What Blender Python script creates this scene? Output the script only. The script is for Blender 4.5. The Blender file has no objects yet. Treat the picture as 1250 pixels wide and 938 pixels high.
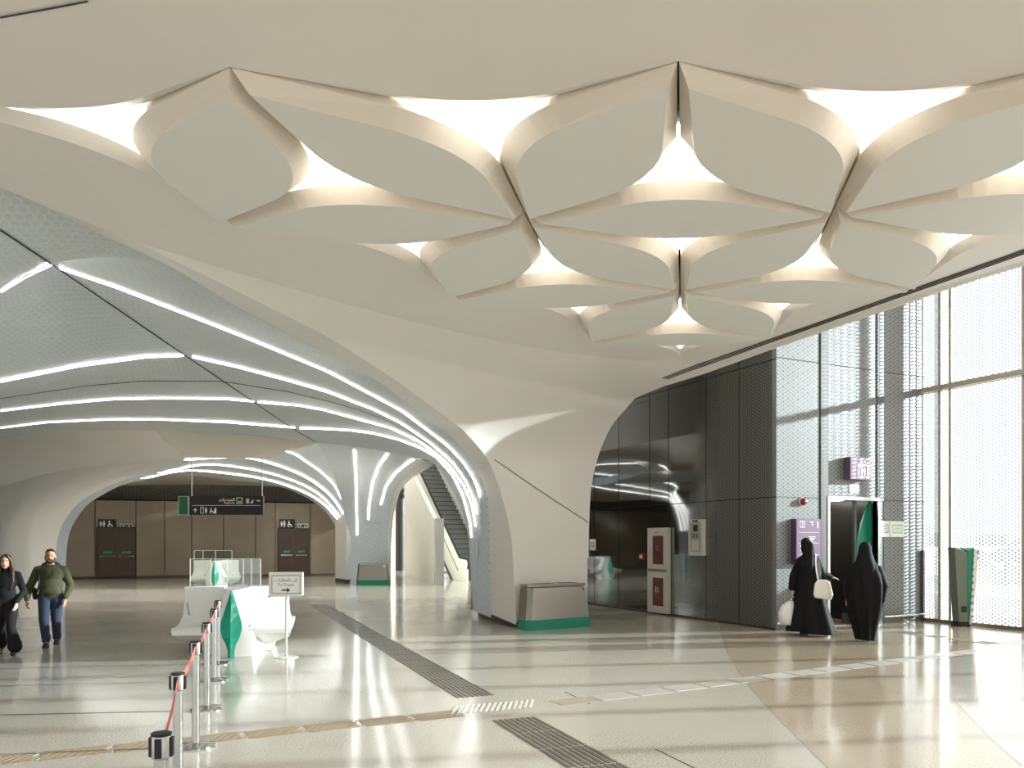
import bpy, bmesh, math, random
from mathutils import Vector, Matrix
from mathutils.bvhtree import BVHTree
from mathutils.geometry import delaunay_2d_cdt
random.seed(7)
PI = math.pi
SC = bpy.context.scene
COL = SC.collection

# ------------------------------------------------------------------ camera frame
# Hall axes: X across the hall (towards the glass front), Y along it, Z up.
FOC, HOR, EYE = 950.0, 661.0, 1.75
FW, RT = Vector((.4357, .9001, 0)), Vector((.9001, -.4357, 0))
YAW = -math.atan2(.4357, .9001)
def ray(u, v): return FW + RT * ((u - 625) / FOC) + Vector((0, 0, (HOR - v) / FOC))
CAM = Vector((0, 0, EYE))
def fl(u, v, z=0.0): d = ray(u, v); return CAM + d * ((z - EYE) / d.z)
def at(u, v, t): return CAM + ray(u, v) * t
def onx(u, v, x): d = ray(u, v); return CAM + d * (x / d.x)
def ony(u, v, y): d = ray(u, v); return CAM + d * (y / d.y)
def onplane(u, v, p, deg):
    a = math.radians(deg); n = Vector((-math.sin(a), math.cos(a), 0)); d = ray(u, v)
    return CAM + d * ((Vector(p) - CAM).dot(n) / d.dot(n))

# ------------------------------------------------------------------ materials
def lin(c):
    return tuple(((x / 255) / 12.92 if x / 255 <= .04045 else ((x / 255 + .055) / 1.055) ** 2.4) for x in c) + (1.0,)
MATS = {}
def mat(name, rgb, rough=.5, metal=0.0, spec=.5, emit=None, estr=0, coat=0):
    m = bpy.data.materials.new(name); m.use_nodes = True
    b = m.node_tree.nodes['Principled BSDF']
    b.inputs['Base Color'].default_value = lin(rgb)
    b.inputs['Roughness'].default_value = rough
    b.inputs['Metallic'].default_value = metal
    b.inputs['Specular IOR Level'].default_value = spec
    if coat: b.inputs['Coat Weight'].default_value = coat
    if emit:
        b.inputs['Emission Color'].default_value = lin(emit); b.inputs['Emission Strength'].default_value = estr
    MATS[name] = m
    return m
class NT:
    """small helper to write node networks"""
    def __init__(s, m): s.t = m.node_tree; s.b = s.t.nodes.get('Principled BSDF')
    def n(s, typ, **kw):
        x = s.t.nodes.new(typ)
        for k, v in kw.items(): setattr(x, k, v)
        return x
    def link(s, a, b): s.t.links.new(a, b)
    def val(s, x, i):
        return x
    def math(s, op, a, b=None, c=None):
        x = s.n('ShaderNodeMath', operation=op)
        for i, q in enumerate((a, b, c)):
            if q is None: continue
            if isinstance(q, (int, float)): x.inputs[i].default_value = q
            else: s.link(q, x.inputs[i])
        return x.outputs[0]
    def mix(s, fac, a, b):
        x = s.n('ShaderNodeMix', data_type='RGBA')
        s.link(fac, x.inputs[0]) if not isinstance(fac, (int, float)) else setattr(x.inputs[0], 'default_value', fac)
        for q, i in ((a, 6), (b, 7)):
            if isinstance(q, tuple): x.inputs[i].default_value = q
            else: s.link(q, x.inputs[i])
        return x.outputs[2]
    def noise(s, vec, scale, detail=2, rough=.5):
        x = s.n('ShaderNodeTexNoise'); x.inputs['Scale'].default_value = scale
        x.inputs['Detail'].default_value = detail; x.inputs['Roughness'].default_value = rough
        if vec is not None: s.link(vec, x.inputs['Vector'])
        return x.outputs['Fac']
    def hexcos(s, a, b, period):
        """sum of three cosines over the plane coordinates a, b: a triangular lattice of peaks (range -1.5 .. 3)"""
        k = 2 * PI / period
        t1 = s.math('COSINE', s.math('MULTIPLY', a, k))
        p = s.math('MULTIPLY', a, -k / 2); q = s.math('MULTIPLY', b, k * .8660)
        t2 = s.math('COSINE', s.math('ADD', p, q)); t3 = s.math('COSINE', s.math('SUBTRACT', p, q))
        return s.math('ADD', s.math('ADD', t1, t2), t3)
    def step(s, x, lo, hi):
        r = s.n('ShaderNodeMapRange'); r.interpolation_type = 'SMOOTHSTEP'
        s.link(x, r.inputs[0]); r.inputs[1].default_value = lo; r.inputs[2].default_value = hi
        return r.outputs[0]
    def coords(s, kind='Object'):
        tc = s.n('ShaderNodeTexCoord'); sp = s.n('ShaderNodeSeparateXYZ'); s.link(tc.outputs[kind], sp.inputs[0])
        return tc.outputs[kind], sp.outputs[0], sp.outputs[1], sp.outputs[2]

def plaster(name, rgb, rough=.55, var=.03):
    m = mat(name, rgb, rough); t = NT(m); v, x, y, z = t.coords()
    f = t.noise(v, 1.3, 3)
    c = lin(rgb); d = tuple(k * (1 - var * 2) for k in c[:3]) + (1,)
    t.link(t.mix(f, c, d), t.b.inputs['Base Color'])
    return m
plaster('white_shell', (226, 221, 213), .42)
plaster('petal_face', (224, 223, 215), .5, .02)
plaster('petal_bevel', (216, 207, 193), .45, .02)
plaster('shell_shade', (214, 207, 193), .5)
mat('gap_black', (14, 13, 12), .8)
mat('seam_dark', (62, 60, 56), .7)
mat('light_panel', (255, 253, 246), .5, emit=(255, 252, 244), estr=12)
mat('light_strip', (255, 255, 252), .5, emit=(255, 255, 250), estr=9)

def vault_mat():
    m = mat('vault_tile', (186, 194, 196), .38); t = NT(m); v, x, y, z = t.coords('UV')
    h = t.hexcos(x, y, .085)
    f = t.step(h, -.9, -.2)
    n = t.noise(v, 3.0, 4, .6); n2 = t.noise(v, 22, 2)
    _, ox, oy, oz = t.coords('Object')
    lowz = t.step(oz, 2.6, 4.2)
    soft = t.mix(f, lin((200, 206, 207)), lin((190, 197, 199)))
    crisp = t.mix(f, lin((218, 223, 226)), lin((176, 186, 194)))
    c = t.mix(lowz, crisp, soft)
    s = t.math('MULTIPLY', n, n2)
    c2 = t.mix(t.step(s, .24, .42), c, lin((206, 211, 209)))
    t.link(c2, t.b.inputs['Base Color'])
    bp = t.n('ShaderNodeBump'); bp.inputs['Strength'].default_value = .12; bp.inputs['Distance'].default_value = .01
    t.link(f, bp.inputs['Height']); t.link(bp.outputs[0], t.b.inputs['Normal'])
vault_mat()

def terrazzo(name, rgb, rough=.13):
    m = mat(name, rgb, rough, spec=.5); t = NT(m); v, x, y, z = t.coords()
    c = lin(rgb)
    f = t.noise(v, 55, 3, .65); g = t.noise(v, .7, 3)
    c1 = t.mix(t.step(f, .36, .64), tuple(k * .70 for k in c[:3]) + (1,), tuple(min(1, k * 1.22) for k in c[:3]) + (1,))
    c2 = t.mix(t.step(g, .3, .7), c1, c)
    t.link(c2, t.b.inputs['Base Color'])
    r = t.n('ShaderNodeMapRange'); t.link(g, r.inputs[0]); r.inputs[3].default_value = rough * .7; r.inputs[4].default_value = rough * 1.35
    t.link(r.outputs[0], t.b.inputs['Roughness'])
    bp = t.n('ShaderNodeBump'); bp.inputs['Strength'].default_value = .035; bp.inputs['Distance'].default_value = .02
    t.link(t.noise(v, 2.2, 3), bp.inputs['Height']); t.link(bp.outputs[0], t.b.inputs['Normal'])
terrazzo('terrazzo_cream', (192, 186, 175), .13)
terrazzo('terrazzo_beige', (180, 166, 146), .13)
terrazzo('terrazzo_grey', (186, 181, 174), .11)
mat('tactile_dark', (98, 92, 84), .5)
mat('tactile_pale', (214, 210, 200), .4)
mat('tactile_tan', (160, 142, 118), .45)
mat('tactile_grey', (120, 116, 106), .45)
mat('plate_pale', (192, 188, 181), .3)
mat('plate_tan', (170, 161, 144), .35)
mat('plinth', (86, 78, 68), .4, .6)

def dark_glass():
    m = mat('dark_glass', (34, 33, 29), .04, spec=.5); t = NT(m); t.b.inputs['IOR'].default_value = 2.3; v, x, y, z = t.coords()
    h = t.hexcos(y, z, .06)
    dots = t.step(h, 1.1, 1.9)
    fade = t.step(y, 16.2, 13.6)
    r = t.n('ShaderNodeMapRange'); r.interpolation_type = 'SMOOTHSTEP'; t.link(y, r.inputs[0])
    r.inputs[1].default_value = 12.7; r.inputs[2].default_value = 14.4; r.inputs[3].default_value = 1; r.inputs[4].default_value = 0
    f = t.math('MULTIPLY', dots, r.outputs[0])
    t.link(t.mix(f, lin((30, 30, 26)), lin((134, 132, 120))), t.b.inputs['Base Color'])
    t.link(t.math('ADD', t.math('MULTIPLY', r.outputs[0], .30), .035), t.b.inputs['Roughness'])
dark_glass()

def perforated(name, base, hole, period=.1, lo=1.0, hi=1.7, axes='xz', rough=.4):
    m = mat(name, base, rough, .2); t = NT(m); v, x, y, z = t.coords()
    a = x if axes[0] == 'x' else y
    h = t.hexcos(a, z, period)
    h2 = t.hexcos(a, z, period * 2)
    f = t.step(t.math('ADD', h, t.math('MULTIPLY', h2, .25)), lo, hi)
    t.link(t.mix(f, lin(base), lin(hole)), t.b.inputs['Base Color'])
perforated('lift_cladding', (122, 123, 122), (62, 68, 72), .066)
perforated('lift_reveal', (94, 94, 92), (78, 80, 80), .066)
perforated('perforated_dark', (66, 62, 54), (120, 112, 96), .085, .9, 1.6)
perforated('perforated_white', (226, 224, 214), (150, 148, 140), .12, .8, 1.5)

def facade_glass():
    m = bpy.data.materials.new('facade_glass'); m.use_nodes = True; MATS['facade_glass'] = m
    t = NT(m); nt = m.node_tree; nt.nodes.remove(t.b); out = nt.nodes['Material Output']
    v, x, y, z = t.coords()
    h = t.hexcos(y, z, .066); h2 = t.hexcos(t.math('ADD', y, .022), z, .033)
    f = t.step(t.math('ADD', h, t.math('MULTIPLY', h2, .55)), -.5, .2)      # 1 = clear gap, 0 = frit
    fr = t.n('ShaderNodeBsdfDiffuse'); fr.inputs[0].default_value = lin((236, 240, 240))
    tl = t.n('ShaderNodeBsdfTranslucent'); tl.inputs[0].default_value = lin((236, 240, 242))
    mf = t.n('ShaderNodeMixShader'); mf.inputs[0].default_value = .28; t.link(fr.outputs[0], mf.inputs[1]); t.link(tl.outputs[0], mf.inputs[2])
    tr = t.n('ShaderNodeBsdfTransparent'); tr.inputs[0].default_value = lin((176, 191, 200))
    a = t.n('ShaderNodeMixShader'); t.link(f, a.inputs[0]); t.link(mf.outputs[0], a.inputs[1]); t.link(tr.outputs[0], a.inputs[2])
    gl = t.n('ShaderNodeBsdfGlossy'); gl.inputs['Roughness'].default_value = .03
    fz = t.n('ShaderNodeFresnel'); fz.inputs[0].default_value = 1.3
    b = t.n('ShaderNodeMixShader'); t.link(t.math('MULTIPLY', fz.outputs[0], .7), b.inputs[0]); t.link(a.outputs[0], b.inputs[1]); t.link(gl.outputs[0], b.inputs[2])
    t.link(b.outputs[0], out.inputs[0])
facade_glass()
def clear_glass():
    m = bpy.data.materials.new('clear_glass'); m.use_nodes = True; MATS['clear_glass'] = m
    t = NT(m); nt = m.node_tree; nt.nodes.remove(t.b); out = nt.nodes['Material Output']
    tr = t.n('ShaderNodeBsdfTransparent'); tr.inputs[0].default_value = lin((236, 242, 240))
    gl = t.n('ShaderNodeBsdfGlossy'); gl.inputs['Roughness'].default_value = .02
    b = t.n('ShaderNodeMixShader'); b.inputs[0].default_value = .14
    t.link(tr.outputs[0], b.inputs[1]); t.link(gl.outputs[0], b.inputs[2]); t.link(b.outputs[0], out.inputs[0])
clear_glass()

def bronze():
    m = mat('bronze_panel', (112, 101, 85), .24, .35); t = NT(m); v, x, y, z = t.coords()
    f = t.noise(v, .8, 3)
    t.link(t.mix(f, lin((146, 133, 112)), lin((124, 112, 94))), t.b.inputs['Base Color'])
bronze()
mat('bronze_door', (84, 68, 58), .4, .2)
mat('door_frame', (58, 48, 42), .4, .3)
mat('brushed_steel', (176, 174, 168), .28, 1.0)
mat('bin_steel', (150, 144, 134), .30, .85)
mat('chrome', (205, 205, 203), .12, 1.0)
mat('mullion', (176, 168, 150), .4, .4)
mat('mullion_dark', (120, 112, 100), .4, .4)
mat('green', (0, 128, 98), .4)
mat('green_bright', (0, 156, 126), .35)
mat('green_sign', (0, 98, 64), .4)
mat('sign_dark', (34, 26, 30), .4)
mat('white_gloss', (238, 237, 232), .22)
mat('white_paint', (236, 233, 222), .4)
mat('white_mark', (244, 244, 240), .5)
mat('grey_mark', (150, 146, 142), .5)
mat('pale_green_mark', (150, 200, 150), .5)
mat('dark_mark', (74, 50, 62), .5)
mat('purple', (112, 80, 114), .45)
mat('purple_dark', (84, 70, 88), .45)
mat('paper', (242, 244, 238), .6)
mat('red', (150, 28, 24), .35)
mat('red_dark', (92, 22, 20), .25)
mat('cream_metal', (206, 200, 186), .35, .3)
mat('black', (16, 16, 16), .5)
mat('black_rubber', (26, 26, 26), .6)
mat('belt', (204, 98, 84), .7)
mat('step_grey', (120, 122, 122), .35, .6)
mat('step_edge', (62, 64, 64), .4, .4)
mat('dark_grey', (74, 74, 72), .4, .3)
mat('lift_inside', (60, 58, 52), .25, .5)
mat('lift_floor', (110, 90, 70), .4)
mat('grey_green', (110, 116, 100), .4, .3)
mat('skin', (196, 148, 118), .55)
mat('skin_light', (214, 168, 140), .55)
mat('hair_black', (20, 16, 14), .5)
mat('hair_brown', (62, 38, 26), .45)
mat('lip', (150, 84, 76), .5)
mat('eye', (24, 20, 20), .3)
mat('hoodie', (70, 72, 46), .9)
mat('hoodie_dark', (44, 44, 34), .9)
mat('jeans', (46, 56, 76), .85)
mat('shoe', (22, 22, 24), .5)
mat('black_knit', (16, 15, 17), .9)
mat('abaya', (8, 8, 9), .75, spec=.25)
mat('bag_white', (238, 234, 222), .4)
mat('bag_plastic', (232, 230, 226), .3)
mat('ground_pale', (196, 194, 188), .8)
mat('city_wall', (200, 200, 202), .8)
mat('city_glass', (176, 182, 188), .5)
mat('hedge', (176, 180, 164), .9)
mat('kerb', (214, 212, 208), .8)

# ------------------------------------------------------------------ mesh building
class MB:
    def __init__(s): s.v = []; s.f = []; s.m = []; s.uv = {}
    def add(s, vs, fs, mi=0):
        o = len(s.v); s.v += [tuple(p) for p in vs]
        for f in fs: s.f.append(tuple(o + i for i in f)); s.m.append(mi)
        return o
    def hexa(s, p, mi=0):
        s.add(p, [(3, 2, 1, 0), (4, 5, 6, 7), (0, 1, 5, 4), (1, 2, 6, 5), (2, 3, 7, 6), (3, 0, 4, 7)], mi)
    def box(s, lo, hi, mi=0, M=None):
        x0, y0, z0 = lo; x1, y1, z1 = hi
        p = [Vector(q) for q in ((x0, y0, z0), (x1, y0, z0), (x1, y1, z0), (x0, y1, z0), (x0, y0, z1), (x1, y0, z1), (x1, y1, z1), (x0, y1, z1))]
        if M: p = [M @ q for q in p]
        s.hexa(p, mi)
    def wall(s, a, b, th, z0, z1, mi=0, z1b=None):
        """upright slab from a to b in plan, thickness th to the left of a->b"""
        a, b = Vector(a[:2]), Vector(b[:2]); d = (b - a).normalized(); n = Vector((-d.y, d.x)) * th
        z2 = z1 if z1b is None else z1b
        s.hexa([(*a, z0), (*b, z0), (*(b + n), z0), (*(a + n), z0), (*a, z1), (*b, z2), (*(b + n), z2), (*(a + n), z1)], mi)
    def prism(s, poly, h, M=None, mi=0, mside=None):
        """poly: list of 2D points (x,y), extruded along z by h"""
        n = len(poly); lo = [Vector((p[0], p[1], 0)) for p in poly]; hi = [Vector((p[0], p[1], h)) for p in poly]
        if M: lo = [M @ q for q in lo]; hi = [M @ q for q in hi]
        o = s.add(lo + hi, [tuple(range(n - 1, -1, -1)), tuple(range(n, 2 * n))], mi)
        for i in range(n):
            j = (i + 1) % n; s.f.append((o + i, o + j, o + n + j, o + n + i)); s.m.append(mi if mside is None else mside)
    def grid(s, rows, mi=0, closed=False, uv=False):
        n = len(rows[0]); o = len(s.v)
        for r in rows: s.v += [tuple(p) for p in r]
        for i in range(len(rows) - 1):
            for j in range(n if closed else n - 1):
                k = (j + 1) % n
                s.f.append((o + i * n + j, o + i * n + k, o + (i + 1) * n + k, o + (i + 1) * n + j)); s.m.append(mi)
        if uv:
            for j in range(n):
                pass
            V = [0] * len(rows)
            for i in range(len(rows)):
                d = 0.0
                for j in range(n):
                    if j: d += (Vector(rows[i][j]) - Vector(rows[i][j - 1])).length
                    s.uv[o + i * n + j] = [d, 0]
            for j in range(n):
                d = 0.0
                for i in range(len(rows)):
                    if i: d += (Vector(rows[i][j]) - Vector(rows[i - 1][j])).length
                    s.uv[o + i * n + j][1] = d
        return o
    def loft(s, rings, mi=0, caps=True):
        n = len(rings[0]); o = s.grid(rings, mi, closed=True)
        if caps:
            s.f.append(tuple(o + i for i in range(n - 1, -1, -1))); s.m.append(mi)
            k = o + (len(rings) - 1) * n; s.f.append(tuple(k + i for i in range(n))); s.m.append(mi)
    def lathe(s, prof, c=(0, 0, 0), n=24, mi=0, M=None):
        rings = []
        for r, z in prof:
            q = [Vector((c[0] + r * math.cos(2 * PI * i / n), c[1] + r * math.sin(2 * PI * i / n), c[2] + z)) for i in range(n)]
            rings.append([M @ p for p in q] if M else q)
        s.loft(rings, mi)
    def tube(s, pts, r, n=8, mi=0, caps=True):
        pts = [Vector(p) for p in pts]; rings = []
        rr = r if isinstance(r, (list, tuple)) else [r] * len(pts)
        up = None
        for i, p in enumerate(pts):
            d = (pts[min(i + 1, len(pts) - 1)] - pts[max(i - 1, 0)]).normalized()
            if up is None: up = Vector((0, 0, 1)) if abs(d.z) < .9 else Vector((1, 0, 0))
            a = d.cross(up).normalized(); b = a.cross(d).normalized(); up = b
            rings.append([p + a * (rr[i] * math.cos(2 * PI * k / n)) + b * (rr[i] * math.sin(2 * PI * k / n)) for k in range(n)])
        s.loft(rings, mi, caps)
    def ribbon(s, pts, nrm, w, th=.01, mi=0):
        """flat bar along pts; nrm gives the face normal at each point"""
        pts = [Vector(p) for p in pts]; rings = []
        for i, p in enumerate(pts):
            d = (pts[min(i + 1, len(pts) - 1)] - pts[max(i - 1, 0)]).normalized()
            nn = Vector(nrm[i] if isinstance(nrm, list) else nrm).normalized()
            a = d.cross(nn).normalized() * (w / 2); nn = nn * th
            rings.append([p - a, p + a, p + a + nn, p - a + nn])
        s.loft(rings, mi)
    def ell(s, c, r, mi=0, M=None, nu=16, nv=10):
        rings = []
        for j in range(nv + 1):
            th = PI * (j + .02) / (nv + .04); 
            q = [Vector((c[0] + r[0] * math.sin(th) * math.cos(2 * PI * i / nu), c[1] + r[1] * math.sin(th) * math.sin(2 * PI * i / nu), c[2] - r[2] * math.cos(th))) for i in range(nu)]
            rings.append([M @ p for p in q] if M else q)
        s.loft(rings, mi)
    def cap(s, a, ra, b, rb, n=12, mi=0, sq=1.0):
        """tapered capsule a->b"""
        a, b = Vector(a), Vector(b); d = (b - a); L = d.length; d.normalize()
        up = Vector((0, 1, 0)) if abs(d.y) < .9 else Vector((1, 0, 0))
        x = d.cross(up).normalized(); y = x.cross(d).normalized()
        rings = []
        for k in range(5):
            th = PI / 2 * (1 - k / 4 * .98) ; rings.append((a - d * (ra * math.sin(th)), max(ra * math.cos(th), ra * .03)))
        for k in range(5):
            th = PI / 2 * (k / 4 * .98); rings.append((b + d * (rb * math.sin(th)), max(rb * math.cos(th), rb * .03)))
        s.loft([[c + x * (r * math.cos(2 * PI * i / n)) + y * (r * sq * math.sin(2 * PI * i / n)) for i in range(n)] for c, r in rings], mi)
    def mesh(s, name, mats, smooth=False):
        me = bpy.data.meshes.new(name); me.from_pydata(s.v, [], s.f)
        for m in mats: me.materials.append(MATS[m])
        for p, i in zip(me.polygons, s.m): p.material_index = i; p.use_smooth = smooth
        if s.uv:
            l = me.uv_layers.new(name='UVMap')
            for lp in me.loops:
                if lp.vertex_index in s.uv: l.data[lp.index].uv = s.uv[lp.vertex_index]
        me.update(); return me
    def build(s, name, mats, parent=None, smooth=False, fix=True, bevel=0, loc=None):
        if isinstance(mats, str): mats = [mats]
        me = s.mesh(name, mats, smooth)
        if fix:
            bm = bmesh.new(); bm.from_mesh(me); bmesh.ops.recalc_face_normals(bm, faces=bm.faces); bm.to_mesh(me); bm.free()
        o = bpy.data.objects.new(name, me); COL.objects.link(o)
        if parent: o.parent = parent
        if loc is not None: o.location = loc
        if bevel:
            b = o.modifiers.new('b', 'BEVEL'); b.width = bevel; b.segments = 2; b.limit_method = 'ANGLE'; b.angle_limit = .6
        if smooth == 2:
            for p in me.polygons: p.use_smooth = True
        return o
def empty(name, loc=(0, 0, 0), rz=0):
    o = bpy.data.objects.new(name, None); COL.objects.link(o); o.location = loc; o.rotation_euler = (0, 0, rz); o.empty_display_size = .2
    return o
def tag(o, label, cat, group=None):
    o['label'] = label; o['category'] = cat
    if group: o['group'] = group
    return o
def struct(o): o['kind'] = 'structure'; return o
def copy_tree(o, parent=None):
    c = o.copy(); COL.objects.link(c)
    if parent: c.parent = parent
    for ch in list(o.children): copy_tree(ch, c)
    return c
def edge_smooth(o, deg=35):
    """smooth shading that stays crisp on hard edges"""
    me = o.data
    for p in me.polygons: p.use_smooth = True
    bm = bmesh.new(); bm.from_mesh(me); bm.normal_update()
    for e in bm.edges:
        if len(e.link_faces) == 2 and e.calc_face_angle(0) > math.radians(deg): e.smooth = False
    bm.to_mesh(me); bm.free()
    return o
def text_mesh(body, size, align='CENTER', extrude=.0, bold=0.0):
    cu = bpy.data.curves.new('t', 'FONT'); cu.body = body; cu.size = size; cu.align_x = align; cu.align_y = 'CENTER'; cu.extrude = extrude; cu.offset = bold
    cu.resolution_u = 3
    o = bpy.data.objects.new('t', cu); COL.objects.link(o)
    me = bpy.data.meshes.new_from_object(o.evaluated_get(bpy.context.evaluated_depsgraph_get()))
    bpy.data.objects.remove(o); bpy.data.curves.remove(cu)
    return me
def text(name, body, size, M, m, parent, align='CENTER', bold=0.0):
    me = text_mesh(body, size, align, 0.0008, bold); me.materials.clear(); me.materials.append(MATS[m])
    o = bpy.data.objects.new(name, me); COL.objects.link(o); o.parent = parent; o.matrix_local = M
    return o
def lerp(a, b, t): return a + (b - a) * t
def resample(pts, n):
    pts = [Vector(p) for p in pts]; d = [0]
    for i in range(1, len(pts)): d.append(d[-1] + (pts[i] - pts[i - 1]).length)
    out = []; k = 0
    for i in range(n):
        s = d[-1] * i / (n - 1)
        while k < len(pts) - 2 and d[k + 1] < s: k += 1
        q = (s - d[k]) / max(1e-9, d[k + 1] - d[k]); out.append(pts[k].lerp(pts[k + 1], min(1, q)))
    return out
def catmull(pts, sub=4):
    pts = [Vector(p) for p in pts]; out = []
    for i in range(len(pts) - 1):
        p0 = pts[max(i - 1, 0)]; p1 = pts[i]; p2 = pts[i + 1]; p3 = pts[min(i + 2, len(pts) - 1)]
        for k in range(sub):
            t = k / sub
            out.append(.5 * ((2 * p1) + (p2 - p0) * t + (2 * p0 - 5 * p1 + 4 * p2 - p3) * t * t + (3 * p1 - p0 - 3 * p2 + p3) * t ** 3))
    out.append(pts[-1]); return out
def smoothstep(a, b, x):
    t = min(1, max(0, (x - a) / (b - a))); return t * t * (3 - 2 * t)
def interp(xs, ps, x):
    if x <= xs[0]: return ps[0].copy()
    for i in range(1, len(xs)):
        if x <= xs[i]: return ps[i - 1].lerp(ps[i], (x - xs[i - 1]) / (xs[i] - xs[i - 1]))
    return ps[-1].copy()
# ---- the hall
ZC = 4.72                                   # level of the white canopy over the front bay
def onz(u, v, z=ZC): d = ray(u, v); return CAM + d * ((z - EYE) / d.z)

# ---- arris curves of the white canopy round the near column
Cpx = [(0, 219), (90, 259), (179, 302), (290, 356), (400, 411), (480, 462), (561, 521), (580, 541), (596, 560), (609, 594), (619, 629), (624, 652), (626, 675), (630, 763)]
Npx = [(0, 225.6), (120, 285), (205, 323), (282, 370), (352, 408), (400, 432), (457, 462), (511, 502), (539, 521), (552, 534), (572, 558), (587, 583), (595, 608), (598, 652), (599.5, 750)]
Epx = [(717, 679), (718, 630.5), (721, 590), (730, 553.6), (744.5, 521), (761, 501), (781, 481), (821, 468), (862, 455), (948, 424), (1118, 366), (1250, 322)]
Ccv = [onplane(u, v, (6.92, 14.07, 0), 38.5) for u, v in Cpx]
Ncv = [onplane(u, v, (7.0, 15.2, 0), 40) for u, v in Npx]
Ecv = [Vector((8.57, 14.06, 0)), Vector((8.57, 14.06, 1.4))] + [onx(u, v, 8.57) for u, v in Epx[1:]]
Ecv = catmull(Ecv, 3)
XE = 8.57
def E_at_y(y):
    for i in range(len(Ecv) - 1):
        a, b = Ecv[i], Ecv[i + 1]
        if a.y >= y >= b.y and a.y > b.y: return lerp(a.z, b.z, (a.y - y) / (a.y - b.y))
    return 4.70
Cz = [p.z for p in reversed(Ccv)]; Cp = list(reversed(Ccv))
def C_at(z): return interp(Cz, Cp, z)
Ez = []; Ep = []
for p in Ecv:
    if p.z <= 4.5 and (not Ez or p.z > Ez[-1]): Ez.append(p.z); Ep.append(p)
for zz, y in ((4.56, 11.3), (4.62, 10.6), (4.67, 10.2), (4.72, 9.9)):
    Ez.append(zz); Ep.append(Vector((XE, y, E_at_y(y))))
def T_at(z): return Vector((7.3, 13.9)).lerp(Vector((6.4, 11.9)), smoothstep(3.4, 4.72, z) * .6 + .4 * max(0, (z - 3.4) / 1.32)) if z > 3.4 else Vector((7.3, 13.9))
levels = [.13, .7, 1.3, 1.8, 2.2, 2.5, 2.75, 3.0, 3.2, 3.4, 3.55, 3.7, 3.85, 4.0, 4.1, 4.2, 4.25, 4.3, 4.34, 4.38, 4.42, 4.46, 4.49, 4.51, 4.53, 4.545, 4.56, 4.59, 4.64, 4.68, 4.705, ZC]
NS = 24
rows = []
for z in levels:
    c = C_at(z); e = interp(Ez, Ep, z)
    mid = (c.xy + e.xy) / 2
    m = mid.lerp(T_at(z), smoothstep(2.6, 3.9, z))
    r = []
    for k in range(NS + 1):
        s = k / NS
        p = (1 - s) ** 2 * c.xy + 2 * s * (1 - s) * m + s * s * e.xy
        r.append(Vector((p.x, p.y, lerp(z, e.z, s ** 7) if z > 4.2 else lerp(c.z if z > 1 else z, e.z if z > 1 else z, s))))
    r[0].z = z
    rows.append(r)
shell = MB()
shell.grid(rows)
top = rows[-1]

# ---- petal lattice
def Lp(u, v): return onz(u, v).xy
A, B_, C_, D_, E_, F_, G_, H_, J_, K_ = [Lp(*q) for q in ((640, 258), (1020, 250), (830, 345), (828, 75), (280, 82), (268, 262), (548, 355), (1120, 345), (718, 410), (945, 405))]
L_ = (K_ + (J_ - C_)).lerp((J_ + K_) / 2, .36); va = B_ - A; D2 = D_ + va; BA = B_ + va; EA = E_ - va
BA = Vector((8.13, BA.y)); 
TRI = {  # triangle: (corners, lit label)
    'EA': (EA, E_, F_), 'EF': (E_, F_, A), 'ED': (E_, D_, A), 'DA': (D_, A, B_), 'DD': (D_, D2, B_), 'DB': (B_, D2, BA),
    'FA': (F_, A, G_), 'AG': (A, G_, C_), 'AB': (A, B_, C_), 'BC': (B_, C_, H_), 'BH': (B_, BA, H_),
    'GC': (G_, C_, J_), 'CJ': (C_, J_, K_), 'CH': (C_, H_, K_), 'JK': (J_, K_, L_)}
KAP = .37
def kap_of(P, Q, R3):
    tip = all(any((x - y).length < 1e-4 for y in (J_, K_, L_)) for x in (P, Q, R3))
    return .62 if tip else KAP
def tri_side(P, Q, R3, n=9):
    """outline from P to Q within the triangle P Q R3: straight, round the light, straight"""
    g = (P + Q + R3) / 3; k = kap_of(P, Q, R3); cp = g + (P - g) * k; cq = g + (Q - g) * k
    ch = (cp + cq) / 2; ct = ch.lerp(g, .78)
    out = [P]
    for i in range(n + 1):
        t = i / n; out.append((1 - t) ** 2 * cp + 2 * t * (1 - t) * ct + t * t * cq)
    out.append(Q); return out
def third(P, Q):
    """the one or two triangles that share the edge P-Q"""
    r = []
    for t in TRI.values():
        c = list(t)
        if any((x - P).length < 1e-4 for x in c) and any((x - Q).length < 1e-4 for x in c):
            r.append([x for x in c if (x - P).length > 1e-4 and (x - Q).length > 1e-4][0])
    return r
PETALS = [(E_, F_), (E_, A), (F_, A), (D_, A), (D_, B_), (A, B_), (B_, D2), (B_, BA), (D2, BA), (A, G_), (A, C_), (G_, C_), (B_, C_), (B_, H_), (C_, H_), (C_, J_), (C_, K_), (J_, K_)]
def petal_outline(P, Q):
    t = third(P, Q)
    if len(t) == 1: t.append(P + Q - t[0])
    a = tri_side(P, Q, t[0]); b = tri_side(Q, P, t[1])
    return a[:-1] + b[:-1]
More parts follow.
